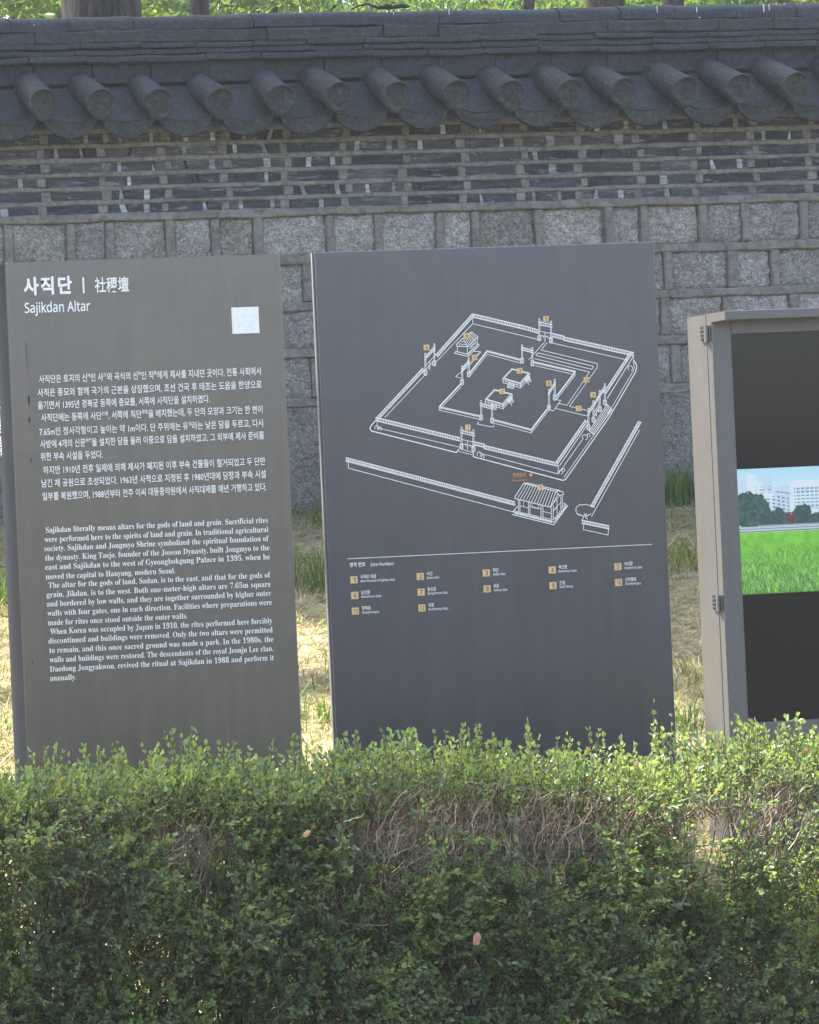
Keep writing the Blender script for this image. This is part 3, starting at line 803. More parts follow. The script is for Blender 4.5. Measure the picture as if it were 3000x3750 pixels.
    pl([(1106, 305), (1398, 376), (1388, 392), (1094, 318)], 2, True); pl([(1088, 336), (1376, 406), (1258, 582), (1212, 570)])
    pl([(1204, 552), (1226, 556), (1188, 610), (1168, 606)], 2); pl([(1200, 598), (1364, 637)], 2)
    pl([(794, 668), (786, 680), (868, 696), (876, 684)], 2)
    for i in range(5): pl([(1375+i*6, 716+i*5), (1470+i*6, 576+i*7)], 2.4)
    pl([(1375, 716), (1400, 738), (1496, 604), (1470, 576)], 2.4)
    for (cx, cy, r) in ((257, 699, 11), (273, 704, 9), (796, 838, 12), (815, 850, 8), (1226, 932, 11), (1239, 922, 8), (1352, 750, 14), (1372, 738, 8), (1592, 386, 13)):
        pl([(cx+r*math.cos(t), cy+r*math.sin(t)) for t in np.linspace(2.4, 7.6, 11)], 2)
    LN.build('map_drawing', M['line'], root)
    # rule above the key
    (xa, za), (xb, zb) = at(1272, 2047, Y), at(2388, 1993, Y); ru = MB()
    ru.box(xa, xb, Y-.0016, Y-.0002, (za+zb)/2-.001, (za+zb)/2+.001); ru.build('divider_line', M['line'], root)
    # number plates
    def plate(n, x, z, s):
        pm = MB(); pm.box(x-s/2, x+s/2, Y-.0046, Y-.0002, z-s/2, z+s/2)
        o = pm.build('number_plate', M['amber'], root)
        tm = MB(); w = s*(.62 if n > 9 else .34 if n == 1 else .4)
        if n == 11: w = s*.5
        put(tm, sans(str(n)), x-w/2, z-s*.31, w, s*.86, Y-.0054, .01)
        tm.build('numeral', M['ink'], o)
    for n, x, y in ((5, 1147, 126), (9, 728, 216), (6, 518, 277), (10, 771, 330), (3, 1008, 400), (12, 1360, 447), (2, 916, 508), (8, 1162, 466), (4, 1395, 526), (11, 1319, 598), (7, 736, 697), (1, 1116, 1013)):
        plate(n, *Z5(x, y), .0178)
    def Z6(x, y): return at(1200+x*.75362, 1950+y*.75362, Y)
    key = [(1, 126, 230, '사직단 대문', 'Main Entrance of Sajikdan Altar', 85, 185), (2, 448, 214, '사단', 'Sadan Altar', 32, 68), (3, 769, 197, '직단', 'Jikdan Altar', 32, 68), (4, 1089, 182, '북신문', 'Buksinmun Gate', 47, 97), (5, 1408, 166, '서신문', 'Seosinmun Gate', 47, 97),
           (6, 130, 306, '남신문', 'Namsinmun Gate', 48, 105), (7, 452, 290, '동신문', 'Dongsinmun Gate', 47, 108), (8, 773, 274, '유문', 'Yumun Gate', 30, 74), (9, 1093, 258, '신실', 'Sinsil Shrine', 31, 73), (10, 1412, 243, '신위행로', 'Sinwihaengno', 62, 86),
           (11, 133, 382, '향축로', 'Hyangchungno', 48, 92), (12, 456, 367, '어로', 'Eoro(The Royal Path)', 31, 105)]
    s6 = .75362*.00085*1.02
    for n, x, y, k, e_, wk, we in key:
        plate(n, *Z6(x, y), .0232)
        kt = MB(); xa, za = Z6(x+32, y-6); put(kt, k, xa, za, wk*s6*.98, .0145, Y-.0022, .012)
        xa, za = Z6(x+33, y+12); put(kt, sans(e_), xa, za, we*s6*.98, .0105, Y-.0022, .012); kt.build('key_entry', M['white'], root)
    kt = MB(); xa, za = Z6(106, 167); put(kt, '영역 번호', xa, za, 82*s6, .0165, Y-.0022, .016)
    xa, za = Z6(207, 164); put(kt, sans('Zone Numbers'), xa, za, 122*s6, .0155, Y-.0022, .008)
    kt.build('key_heading', M['white'], root)
    ym = MB()
    xa, za = Z5(974, 960); put(ym, '현재위치', xa, za, 74*.69565*.00087, .0165, Y-.0022, .02)
    xa, za = Z5(966, 982); put(ym, sans('You are here'), xa, za, 90*.69565*.00087, .0088, Y-.0022, .012)
    xa, za = Z5(1068, 947); ym.add([(xa+.0062*math.cos(t), Y-.0022, za+.0062*math.sin(t)) for t in np.linspace(0, 2*math.pi, 17)[:-1]], [tuple(range(16))])
    ym.build('you_are_here_mark', M['orange'], root)
map_sign()

# ------------------------------------------------------------------ display kiosk
def kiosk():
    Y = SIGN_Y; x0, zt = at(2606, 1152, Y); zb = -.02
    D = .10; sc0, sz1 = at(2679, 1223, Y); sc1 = sc0+.68; sz0 = sz1-1.295; x1 = sc1+(sc0-x0)
    root = empty('display_kiosk', ((x0+x1)/2, Y+.06, 0))
    tag(root, 'grey upright display cabinet with a screen showing a green lawn', 'display')
    zt2 = zt+.004
    c = MB(); c.box(x0, x1, Y+.030, Y+.030+D, zb, zt2, ch=.002); c.build('cabinet', M['kiosk'], root)
    d = MB()
    # door: frame round the screen
    y0, y1 = Y, Y+.027
    d.box(x0, sc0, y0, y1, zb+.06, zt, ch=.003); d.box(sc1, x1, y0, y1, zb+.06, zt, ch=.003)
    d.box(sc0+.0005, sc1-.0005, y0, y1-.001, sz1, zt-.0005, ch=.003); d.box(sc0+.0005, sc1-.0005, y0, y1-.001, zb+.06, sz0, ch=.003)
    door = d.build('door_frame', M['kiosk'], root)
    h = MB(); hood = .070; zh = .027
    h.box(x0+.0002, x1-.0002, Y-hood, Y+.0265, zt2-.002-zh, zt2+.0005, ch=.0015); h.build('hood', M['kiosk'], door)
    g = MB(); g.box(sc0+.001, sc1-.001, Y+.010, Y+.026, sz0+.001, sz1-.001); scr = g.build('screen', M['glass'], root)
    # picture on the lit part of the screen
    _, pz1 = at(2700, 1719, Y+.01); _, pz0 = at(2724, 2178, Y+.01)
    make_picture(sc0+.002, sc1-.002, pz0, pz1, Y+.0092, scr)
    # hinges on the left edge, at the seam
    hp = None
    for (px, py) in ((2590, 1220), (2610, 2207), (2684, 3196)):
        _, z = at(px, py, Y+.03)
        m = MB(); hh = .024
        m.box(x0-.006, x0+.001, Y+.034, Y+.054, z-hh, z+hh, ch=0, m=0)
        for q in (-.016, -.003, .011): m.box(x0-.008, x0-.0055, Y+.036, Y+.052, z+q, z+q+.002, m=1)
        m.tube([(x0-.005, Y+.024, z-hh-.006), (x0-.005, Y+.024, z+hh)], [.007, .007], 10, m=1)
        m.box(x0-.003, x0+.001, Y+.006, Y+.020, z-hh-.004, z+hh, m=0)
        m.build('hinge', [M['blackmetal'], M['steel']], root)
    f = MB(); f.box(x0+.03, x1-.03, Y+.02, Y+.12, -.12, zb-.001, ch=.004); f.build('base_plinth', M['side'], root)
def make_picture(x0, x1, z0, z1, y, parent):
    W_, H_ = 330, 186
    u = (np.arange(W_)+.5)/W_; v = (np.arange(H_)+.5)/H_
    U, V = np.meshgrid(u, v); img = np.zeros((H_, W_, 3)); r = np.random.default_rng(5)
    sky1, sky0 = np.array([.50, .78, .95]), np.array([.78, .93, 1.0])
    t = np.clip(V/.35, 0, 1)[..., None]; img[:] = sky1*(1-t)*.6+sky1*.4*(1-t)+sky0*t
    def smooth(n, sc):
        a = r.random((H_//sc+3, W_//sc+3)); yy = np.arange(H_)/sc; xx = np.arange(W_)/sc
        y0_ = yy.astype(int); x0_ = xx.astype(int); fy = (yy-y0_)[:, None]; fx = (xx-x0_)[None]
        return (a[y0_][:, x0_]*(1-fy)*(1-fx)+a[y0_+1][:, x0_]*fy*(1-fx)+a[y0_][:, x0_+1]*(1-fy)*fx+a[y0_+1][:, x0_+1]*fy*fx)
    def fill(m, c): img[m] = c
    # white hospital-like blocks on the left and right
    wall = np.array([.72, .84, .93]); wall2 = np.array([.62, .76, .90]); win = np.array([.22, .36, .50])
    fill((U < .10) & (V > .09) & (V < .45), wall2); fill((U > .05) & (U < .105) & (V > .04+.25*abs(U-.075)) & (V < .45), wall)
    fill((U > .10) & (U < .20) & (V > .12+.5*(U-.1)*.5) & (V < .45), wall); fill((U > .135) & (U < .185) & (V > .06) & (V < .3), wall2)
    fill((U > .02) & (U < .275) & (V > .185+1.2*np.clip(U-.15, 0, 1)**1.5) & (V < .46), wall)
    fill((U > .19) & (U < .31) & (V > .13) & (V < .45) & (V > .16-.3*(U-.19)), wall2)
    fill((U > .275) & (U < .62) & (V > .125-.02*(U > .3)) & (V < .46), wall); fill((U > .62) & (U < .97) & (V > .2) & (V < .46), wall2)
    row = (np.mod(V-.21-.35*np.clip(U-.17, 0, 1), .030) < .015); colm = (np.mod(U, .026) < .015)
    fill((U > .145) & (U < .27) & (V > .225) & (V < .42) & row & colm, win)
    fill((U > .098) & (U < .185) & (V > .135) & (V < .2) & (np.mod(V, .024) < .009) & (np.mod(U, .04) < .022), win*1.3)
    row = (np.mod(V, .028) < .013)
    fill((U > .3) & (U < .60) & (V > .165) & (V < .34) & row & (np.mod(U, .024) < .019), win*1.25)
    fill((U > .65) & (U < .95) & (V > .23) & (V < .40) & row & (np.mod(U, .03) < .02), win*1.2)
    fill((U > .2) & (U < .28) & (abs(V-(.19+.25*(U-.2))) < .004), win)
    # trees
    n1, n2 = smooth(1, 7), smooth(1, 3); dark = np.array([.035, .085, .105]); mid = np.array([.10, .21, .20])
    d = ((U-.055)/.115)**2+((V-.335)/.145)**2
    tree = (d+.5*(n1-.5)+.5*(n2-.5) < 1)
    img[tree] = (dark*(1-n2[..., None])+mid*n2[..., None]*1.2)[tree]
    tr2 = (V > .375+.05*(n1-.5)-.05*np.sin(U*23)**2) & (V < .475) & (U > .12)
    img[tr2] = (dark*(1-n2[..., None])+mid*1.1*n2[..., None])[tr2]
    d = ((U-.34)/.05)**2+((V-.36)/.06)**2; t3 = d+.5*(n2-.5) < 1; img[t3] = (dark*(1-n2[..., None])+mid*n2[..., None])[t3]
    red = np.array([.27, .05, .045])
    fill((U > .255) & (U < .298) & (V > .355) & (V < .46) & ((np.mod(U-.255, .0145) < .006) | (np.mod(V, .03) < .012)), red)
    fill((U > .258) & (U < .295) & (V > .46) & (V < .482) & (np.mod(U, .014) < .007), np.array([.05, .06, .08]))
    # kerb and road
    fill((V > .462) & (V < .515), np.array([.55, .66, .74])); fill((V > .478) & (V < .484), np.array([.2, .28, .34])); fill((V > .499) & (V < .504), np.array([.07, .12, .14]))
    fill((V > .45) & (V < .463) & (U > .1), np.array([.32, .42, .47]))
    # lawn
    lawn = V > .512; dep = np.clip((V-.512)/.488, 0, 1)
    fine = r.random((H_, W_)); sm = smooth(1, 9); sm2 = smooth(1, 4)
    val = .55+(fine-.5)*.30+(sm-.5)*.45+(sm2-.5)*.35*dep
    g = np.stack([.14+.26*val, .46+.40*val, .04+.12*val], -1)*(1-.40*dep[..., None])
    y_l = int(.512*H_)
    for k in range(4200):
        t = r.random()**.8; yy = y_l+t*(H_-y_l); xx = r.random()*W_; ln = 1+9*t*r.uniform(.4, 1.2); sl = r.normal(0, .45)
        c = np.array([.10, .34, .07]) if r.random() < .5 else np.array([.48, .86, .22]) if r.random() < .7 else np.array([.62, .88, .62])
        c = c*r.uniform(.6, 1.1); w = (.25+.55*t)
        for q in range(int(ln)+1):
            py_, px_ = int(yy-q), int(xx+sl*q)
            if y_l+2 < py_ < H_ and 0 <= px_ < W_: g[py_, px_] = g[py_, px_]*(1-w)+c*w
    img[lawn] = np.clip(g, 0, 1)[lawn]
    # raster of small facets on the screen plane
    xs = np.linspace(x0, x1, W_+1); zs = np.linspace(z1, z0, H_+1); Xg, Zg = np.meshgrid(xs, zs)
    Vv = np.stack([Xg, np.full_like(Xg, y), Zg], -1).reshape(-1, 3)
    i = (np.arange(H_)[:, None]*(W_+1)+np.arange(W_)[None]).ravel()
    np_mesh('picture', Vv, np.stack([i, i+W_+1, i+W_+2, i+1], 1), M['picture'], parent, np.clip(img, 0, 1).reshape(-1, 3)**1.3)
kiosk()

# ------------------------------------------------------------------ leaves and blades in bulk
def frames(D, rng_):
    """orthonormal frames from directions D (n,3)"""
    D = D/np.linalg.norm(D, axis=1, keepdims=True)
    r = rng_.normal(size=D.shape); X = np.cross(D, r); X /= np.linalg.norm(X, axis=1, keepdims=True)
    return D, X, np.cross(D, X)
def leaves_mesh(name, P, D, L, Wd, col, mat, parent, rng_, fold=.25, N=None):
    """one folded oval leaf at each P, pointing along D"""
    n = len(P); D, X, Nn = frames(D, rng_)
    if N is not None:
        X = np.cross(D, N); X /= np.linalg.norm(X, axis=1, keepdims=True)+1e-9; Nn = np.cross(X, D)
    L = L[:, None]; Wd = Wd[:, None]
    curl = rng_.uniform(-.15, .25, (n, 1))
    base = P; tip = P+D*L-Nn*L*curl*.5
    a = P+D*L*.30+X*Wd*.46+Nn*Wd*fold; b = P+D*L*.72+X*Wd*.44+Nn*(Wd*fold-L*curl*.2)
    c = P+D*L*.30-X*Wd*.46+Nn*Wd*fold; d = P+D*L*.72-X*Wd*.44+Nn*(Wd*fold-L*curl*.2)
    V = np.stack([base, a, b, tip, d, c], 1).reshape(-1, 3)
    i = np.arange(n)[:, None]*6
    F = np.concatenate([i+np.array([[0, 1, 2, 3]]), i+np.array([[0, 3, 4, 5]])], 1).reshape(-1, 4)
    return np_mesh(name, V, F, mat, parent, np.repeat(col, 2, axis=0))
def tubes_np(paths, rads, cols):
    """paths (n,k,3) with radii (n,k): three-sided tubes"""
    n, k, _ = paths.shape
    T = np.gradient(paths, axis=1); T /= np.linalg.norm(T, axis=2, keepdims=True)+1e-9
    ref = np.array([.31, .9, .28]); A = np.cross(T, ref); A /= np.linalg.norm(A, axis=2, keepdims=True)+1e-9; B = np.cross(T, A)
    rings = [paths+rads[..., None]*(A*math.cos(t)+B*math.sin(t)) for t in (0, 2.094, 4.189)]
    V = np.stack(rings, 2).reshape(-1, 3)           # n,k,3ring
    base = (np.arange(n)[:, None]*k+np.arange(k-1)[None]).ravel()*3
    F = np.concatenate([np.stack([base+j, base+(j+1) % 3, base+3+(j+1) % 3, base+3+j], 1) for j in range(3)])
    C = np.tile(np.repeat(cols, k-1, axis=0), (3, 1))
    return V, F, C

# ------------------------------------------------------------------ hedge
HX0, HX1, HYF, HYB = 1.20, 5.30, 5.30, 5.86
def hedge_top(x):
    _x = np.asarray(x, float)
    px = np.array([-300, 0, 300, 640, 850, 1000, 1150, 1290, 1500, 1700, 1900, 2050, 2200, 2350, 2480, 2560, 2700, 2850, 3000, 3300])
    py = np.array([2850, 2850, 2838, 2790, 2810, 2835, 2820, 2765, 2775, 2755, 2790, 2785, 2815, 2830, 2790, 2840, 2745, 2735, 2725, 2725])
    q = np.array([at(a, b, 5.55) for a, b in zip(px, py)])
    return np.interp(_x, q[:, 0], q[:, 1])-.044-.012*np.clip((3.95-_x)/.2, 0, 1)-.010*np.clip((2.95-_x)/.3, 0, 1)
def to_px(x, y, z):
    p = np.stack([x, y, z-EYE], -1); w = p@FW
    return PX+F_PX*(p@R_)/w, PY-F_PX*(p@U_)/w
# bare patches of the front, given as ellipses on the face: (centre x, centre z, half width, half height, strength)
BARE = []
for (px, py, rx, ry, s_) in [(1730, 3010, 300, 180, .93), (2130, 3020, 230, 150, .78), (1600, 3250, 170, 90, .6), (1430, 3120, 150, 150, .62), (1880, 2870, 250, 55, .75),
                             (2880, 2930, 280, 190, .97), (1520, 3140, 170, 140, .55), (2330, 3040, 120, 130, .6), (2640, 3050, 110, 230, .99), (2600, 3180, 70, 150, 1.0), (720, 3180, 110, 200, .75), (380, 3290, 130, 90, .3),
                             (1330, 3330, 120, 90, .4), (2380, 3080, 100, 110, .8), (2080, 3200, 120, 80, .6), (2000, 2820, 200, 30, .5), (2900, 2800, 150, 50, .75)]:
    x, z = at(px, py, HYF); x2, _ = at(px+rx, py, HYF); _, z2 = at(px, py-ry, HYF)
    BARE.append((x, z, x2-x, z2-z, s_))
def leafy(x, z):
    k = np.ones_like(x)
    for (cx, cz, rx, rz, s_) in BARE:
        d = np.sqrt(((x-cx)/rx)**2+((z-cz)/rz)**2)
        k = np.minimum(k, 1-s_*np.clip((1.12-d)/.3, 0, 1))
    return k
def lump(x, z, s=0):
    return (np.sin(9.1*x+3*z+s)*np.sin(8.3*z-2.1*x+1.7+s)+.6*np.sin(19*x-7*z+2*s)*np.sin(17*z+5*x+s))
def in_gap(x, y, z, q):
    px, py = to_px(x, y, z); d = ((px-2612)/72)**2+((py-3130)/190)**2
    return (d < 1) & (q < .97)
def hedge():
    r = np.random.default_rng(21)
    root = empty('hedge', ((HX0+HX1)/2, 5.58, -.2))
    tag(root, 'clipped boxwood hedge with bare brown twiggy patches in front of the signs', 'hedge')
    # --- sprig anchors: front face, top, inside
    def anchors(n, where):
        x = r.uniform(HX0, HX1, n)
        top = hedge_top(x)
        if where == 'front':
            z = -.42+(top+.42)*r.random(n)**.9
            y = HYF+.02+.065*lump(x, z)+r.uniform(-.02, .11, n)+np.clip((z-top+.10)/.10, 0, 1)*.10
            d = np.stack([r.normal(0, .55, n), -.75+r.normal(0, .35, n), .45+r.normal(0, .45, n)], 1)
            lf = leafy(x, z)
            clump = .72+.5*lump(x*1.3, z*1.5, 2.0)
            keep = r.random(n) < lf*np.clip(clump, .12, 1)
        elif where == 'top':
            y = r.uniform(HYF+.02, HYB, n); z = top-r.uniform(0, .07, n)+.015*lump(x*1.5, y*3)-.12*np.clip((y-HYF-.35)/.3, 0, 1)**2
            d = np.stack([r.normal(0, .40, n), r.normal(-.15, .40, n), .9+r.normal(0, .25, n)], 1)
            pxx, _ = to_px(x, y, z)
            thin = np.where((pxx > 1500) & (pxx < 3000), .8, 1.0); thin = np.where(pxx > 2800, .55, thin); thin = np.where((pxx > 2500) & (pxx < 2570), .35, thin)
            keep = r.random(n) < thin
        elif where == 'mid':
            z = -.45+(top+.25)*r.random(n); y = r.uniform(HYF+.12, HYB-.08, n)
            d = np.stack([r.normal(0, .6, n), -.3+r.normal(0, .6, n), .5+r.normal(0, .4, n)], 1)
            pxx, pyy = to_px(x, y, z); keep = (pyy > 3230) | (pxx < 560) | ((pxx > 850) & (pxx < 1200))
        elif where == 'back':
            z = -.45+(top+.45)*r.random(n)**1.15; y = HYB+.03*lump(x, z)-r.uniform(-.02, .1, n)
            d = np.stack([r.normal(0, .5, n), .7+r.normal(0, .35, n), .45+r.normal(0, .4, n)], 1)
            hx = [b for b in BARE if b[4] >= .8]
            pxx, pyy = to_px(x, y, z)
            hole = ((pxx > 1250) & (pxx < 2420) & (pyy > 3150) & (pyy < 3300)) | ((pxx > 2470) & (pxx < 2760) & (pyy > 2880)) | ((pxx > 1380) & (pxx < 2420) & (pyy > 2870)) | ((pxx > 2700) & (pyy > 2850) & (pyy < 3200))
            keep = (r.random(n) < .9) & ~(hole & (r.random(n) < .96))
        keep &= ~in_gap(x, y, z, r.random(n))
        P = np.stack([x, y, z], 1)[keep]; return P, d[keep]
    Pf, Df = anchors(14000, 'front'); Pt, Dt = anchors(3050, 'top'); Pb, Db = anchors(4700, 'back')
    Pm, Dm = anchors(6300, 'mid')
    P = np.concatenate([Pf, Pt, Pb, Pm]); D = np.concatenate([Df, Dt, Db, Dm])
    # tall stray shoots above the clipped top
    sh = []
    for (px, py0, h) in [(2440, 2800, .095), (2425, 2800, .06), (2520, 2800, .07), (2075, 2800, .05), (1285, 2800, .055), (640, 2800, .06), (1430, 2780, .055), (1650, 2770, .05), (1740, 2765, .05), (1930, 2775, .06), (1500, 2770, .05), (710, 2800, .055), (820, 2820, .05), (1100, 2830, .06), (2180, 2790, .055), (2280, 2810, .045), (2770, 2740, .05), (2740, 2740, .06), (2920, 2735, .055), (330, 2830, .04), (180, 2845, .045)]:
        x, z = at(px, py0, 5.5)
        for q in range(3):
            sh.append(((x+r.normal(0, .006), 5.5+r.normal(0, .02), z-.03), (r.normal(0, .12), r.normal(0, .1), 1), h*r.uniform(.6, 1.05)*(1.5 if h > .08 else 1)+.055))
    n = len(P); Ls = r.uniform(.055, .125, n)
    P = np.concatenate([P, np.array([s_[0] for s_ in sh])]); D = np.concatenate([D, np.array([s_[1] for s_ in sh])]); Ls = np.concatenate([Ls, np.array([s_[2] for s_ in sh])])
    D /= np.linalg.norm(D, axis=1, keepdims=True)
    n = len(P)
    isT = np.zeros(n, bool); isT[len(Pf):len(Pf)+len(Pt)] = True; isT[-len(sh):] = True
    Dn, X, Yv = frames(D, r)
    NODES = 7
    LP, LD, LL, LW, LC = [], [], [], [], []
    hue = r.normal(0, .8, n)+1.1*lump(P[:, 0]*.9, P[:, 2]*1.1, 4.0); lsz = r.uniform(.8, 1.2, n)
    for k in range(NODES):
        t = (k+.6)/NODES
        bend = np.stack([np.zeros(n), np.zeros(n), .18*t*t*Ls*6*.1], 1)
        pos = P+Dn*(Ls*t)[:, None]+bend
        ang = r.uniform(0, 2*math.pi, n)*0+k*1.571+hue*2
        for sgn in (1, -1):
            side = (X*np.cos(ang)[:, None]+Yv*np.sin(ang)[:, None])*sgn
            d = side*(.95-.5*t)+Dn*(.45+.75*t)+r.normal(0, .22, (n, 3))
            ln = r.uniform(.0115, .0210, n)*(1.05-.3*abs(t-.5))*lsz; keep = r.random(n) < .93
            young = np.clip(t*1.1-.25+.18*hue+.25*isT+r.normal(0, .12, n), 0, 1)[:, None]
            c = np.array([.142, .212, .140])*(1-young)+np.array([.185, .265, .095])*young
            c = c*(1+.22*r.normal(0, 1, (n, 1))*.7)*(1+.12*hue[:, None])
            rare = r.random(n); 
            c[rare < .005] = np.array([.34, .25, .06]); c[rare > .998] = np.array([.26, .14, .06])
            LP.append(pos[keep]); LD.append(d[keep]); LL.append(ln[keep]); LW.append((ln*r.uniform(.48, .62, n))[keep]); LC.append(np.clip(c, .01, 1)[keep])
    LP, LD, LL, LW, LC = map(np.concatenate, (LP, LD, LL, LW, LC))
    leaves_mesh('foliage', LP, LD, LL, LW, LC, M['leaf'], root, r)
    # --- sprig stalks
    k = 4; ts = np.linspace(-.6, .95, k)
    paths = P[:, None]+Dn[:, None]*(Ls[:, None]*ts[None])[..., None]
    V, Fq, C = tubes_np(paths, np.tile(np.linspace(.0018, .0011, k), (n, 1)), np.tile(np.array([.13, .12, .05]), (n, 1)))
    # --- woody stems from the ground up, then fine dead twigs
    ns = 500; kk = 12; x = r.uniform(HX0, HX1, ns)
    x = np.where(r.random(ns) < .3, np.round(x*6)/6+r.normal(0, .02, ns), x)
    y = r.uniform(HYF+.12, HYB-.1, ns); top = hedge_top(x)-r.uniform(.02, .2, ns)
    tt = np.linspace(0, 1, kk)
    wob = np.cumsum(r.normal(0, .012, (ns, kk, 2)), 1); lean = r.normal(0, .07, (ns, 1, 2))*tt[None, :, None]
    st = np.zeros((ns, kk, 3)); st[..., 0] = x[:, None]+wob[..., 0]+lean[..., 0]; st[..., 1] = np.clip(y[:, None]+wob[..., 1]+lean[..., 1], HYF+.05, HYB)
    st[..., 2] = -.45+(top+.45)[:, None]*tt[None]
    cs = np.array([.15, .125, .10])*r.uniform(.55, 1.25, (ns, 1))
    gp = np.zeros(ns, bool)
    for q in range(2, kk): gp |= in_gap(st[:, q, 0], st[:, q, 1], st[:, q, 2], np.zeros(ns))
    st = st[~gp | (r.random(ns) < .06)]; ns = len(st); cs = cs[:0]; cs = np.array([.15, .125, .10])*r.uniform(.55, 1.25, (ns, 1))
    V2, F2, C2 = tubes_np(st, r.uniform(.002, .0048, (ns, 1))*np.linspace(1, .45, kk)[None], cs)
    nt_ = 3600; kk = 7
    idx = r.integers(0, ns, nt_); lev = r.integers(3, 11, nt_); p0 = st[idx, lev]
    d = np.stack([r.normal(0, .55, nt_), r.normal(-.45, .5, nt_), r.normal(.55, .55, nt_)], 1); d /= np.linalg.norm(d, axis=1, keepdims=True)
    ln = r.uniform(.05, .19, nt_); steps = np.cumsum(np.tile(d[:, None], (1, kk, 1))+np.cumsum(r.normal(0, .16, (nt_, kk, 3)), 1), 1)
    pth = p0[:, None]+(steps-steps[:, :1])*(ln/kk)[:, None, None]
    pth[..., 1] = np.maximum(pth[..., 1], HYF-.05)
    tp = hedge_top(pth[..., 0].ravel()).reshape(nt_, kk); okk = (pth[..., 2] < tp+.015).all(1) & ~in_gap(pth[:, 3, 0], pth[:, 3, 1], pth[:, 3, 2], r.random(nt_)); pth = pth[okk]; nt_ = len(pth)
    ct = np.array([.27, .205, .145])*r.uniform(.5, 1.4, (nt_, 1))
    V3, F3, C3 = tubes_np(pth, r.uniform(.0007, .0017, (nt_, 1))*np.linspace(1, .6, kk)[None], ct)
    # dense upright dead twigs inside the bare patches
    nd = 3000; kk = 8; w = np.array([b[2]*b[3]*b[4] for b in BARE]); bi = r.choice(len(BARE), nd, p=w/w.sum()); B = np.array(BARE)[bi]
    x = B[:, 0]+B[:, 2]*r.uniform(-1, 1, nd); z = B[:, 1]+B[:, 3]*r.uniform(-1.1, .7, nd); y = HYF+.06+r.random(nd)**1.4*.35
    pxx, pyy = to_px(x, y, z); ok = ~((pxx > 2545) & (pxx < 2680) & (pyy > 2960) & (r.random(nd) < .8)); x, y, z = x[ok], y[ok], z[ok]; nd = len(x)
    ln = r.uniform(.08, .24, nd); d = np.stack([r.normal(0, .24, nd), r.normal(-.12, .28, nd), np.ones(nd)], 1)
    kink = r.normal(0, .24, (nd, kk, 3)); kink[:, 0] = 0; bend = np.cumsum(r.normal(0, .028, (nd, kk, 3)), 1)
    pth = np.stack([x, y, z], 1)[:, None]+((d[:, None]+bend)*np.arange(kk)[None, :, None]+kink)*(ln/kk)[:, None, None]
    # short forks leaving the dead twigs
    nf = 5200; fi = r.integers(0, nd, nf); fk = r.integers(2, kk, nf); f0 = pth[fi, fk]; sgn = r.choice([-1, 1], nf)
    fd = np.stack([sgn*r.uniform(.4, 1.1, nf), r.normal(-.3, .5, nf), r.uniform(-.15, 1.0, nf)], 1); fl = r.uniform(.018, .065, nf)
    k5 = 5; fp = f0[:, None]+(fd[:, None]*np.arange(k5)[None, :, None]+r.normal(0, .22, (nf, k5, 3))*(np.arange(k5) > 0)[None, :, None]+np.array([0, 0, .12])*(np.arange(k5)**2)[None, :, None]*.4)*(fl/k5)[:, None, None]
    tpf = hedge_top(fp[..., 0].ravel()).reshape(nf, k5); okf = (fp[..., 2] < tpf+.01).all(1) & ~in_gap(f0[:, 0], f0[:, 1], f0[:, 2], r.random(nf)); fp = fp[okf]; nf = len(fp)
    V5, F5, C5 = tubes_np(fp, r.uniform(.0007, .0015, (nf, 1))*np.linspace(1, .5, k5)[None], np.array([.46, .37, .28])*r.uniform(.5, 1.5, (nf, 1)))
    tp = hedge_top(pth[..., 0].ravel()).reshape(nd, kk); okk = (pth[..., 2] < tp+.015).all(1) & ~in_gap(pth[:, 3, 0], pth[:, 3, 1], pth[:, 3, 2], r.random(nd)); pth = pth[okk]; nd = len(pth)
    ct = np.array([.40, .315, .235])*r.uniform(.5, 1.5, (nd, 1))
    V4, F4, C4 = tubes_np(pth, r.uniform(.0010, .0026, (nd, 1))*np.linspace(1, .6, kk)[None], ct)
    Vs, Fs, Cs, o = [], [], [], 0
    for v, f, c in ((V2, F2, C2),): Vs.append(v); Fs.append(f+o); Cs.append(c); o += len(v)
    np_mesh('woody_stems', np.concatenate(Vs), np.concatenate(Fs), M['twig'], root, np.concatenate(Cs), True)
    Vs, Fs, Cs, o = [], [], [], 0
    for v, f, c in ((V, Fq, C), (V3, F3, C3), (V4, F4, C4), (V5, F5, C5)): Vs.append(v); Fs.append(f+o); Cs.append(c); o += len(v)
    np_mesh('twigs', np.concatenate(Vs), np.concatenate(Fs), M['twig'], root, np.concatenate(Cs), True)
hedge()

# dry tree leaves caught in the hedge
def dry_leaf(px, py, size, col, label, rot, Yd=HYF-.05):
    x, z = at(px, py, Yd); m = MB(); n = 14
    pts = []
    for k in range(n):
        t = 2*math.pi*k/n; rr = size*(.5+.12*math.cos(2*t)+.05*math.cos(5*t)); a = t+rot
        pts.append((x+rr*math.cos(a), Yd+.012*math.sin(3*t)*size*20*.05-.003, z+rr*math.sin(a)*1.1))
    m.add(pts+[(x, Yd-.007, z)], [(k, (k+1) % n, n) for k in range(n)], col)
    stem = MB(); stem.tube([(x-size*.5*math.cos(rot), Yd, z-size*.5*math.sin(rot)), (x-size*.9*math.cos(rot), Yd+.01, z-size*.8*math.sin(rot)-.006)], [.0009, .0006], 4, col); b = len(m.v)
    m.v += stem.v; m.f += [tuple(i+b for i in f) for f in stem.f]; m.c += stem.c; m.m += stem.m
    o = m.build('dry_leaf', M['twig']); tag(o, label, 'leaf', 'dry leaves caught in the hedge')
dry_leaf(1745, 3438, .026, (.40, .21, .16), 'large reddish brown dry leaf low in the middle of the hedge', 1.3)
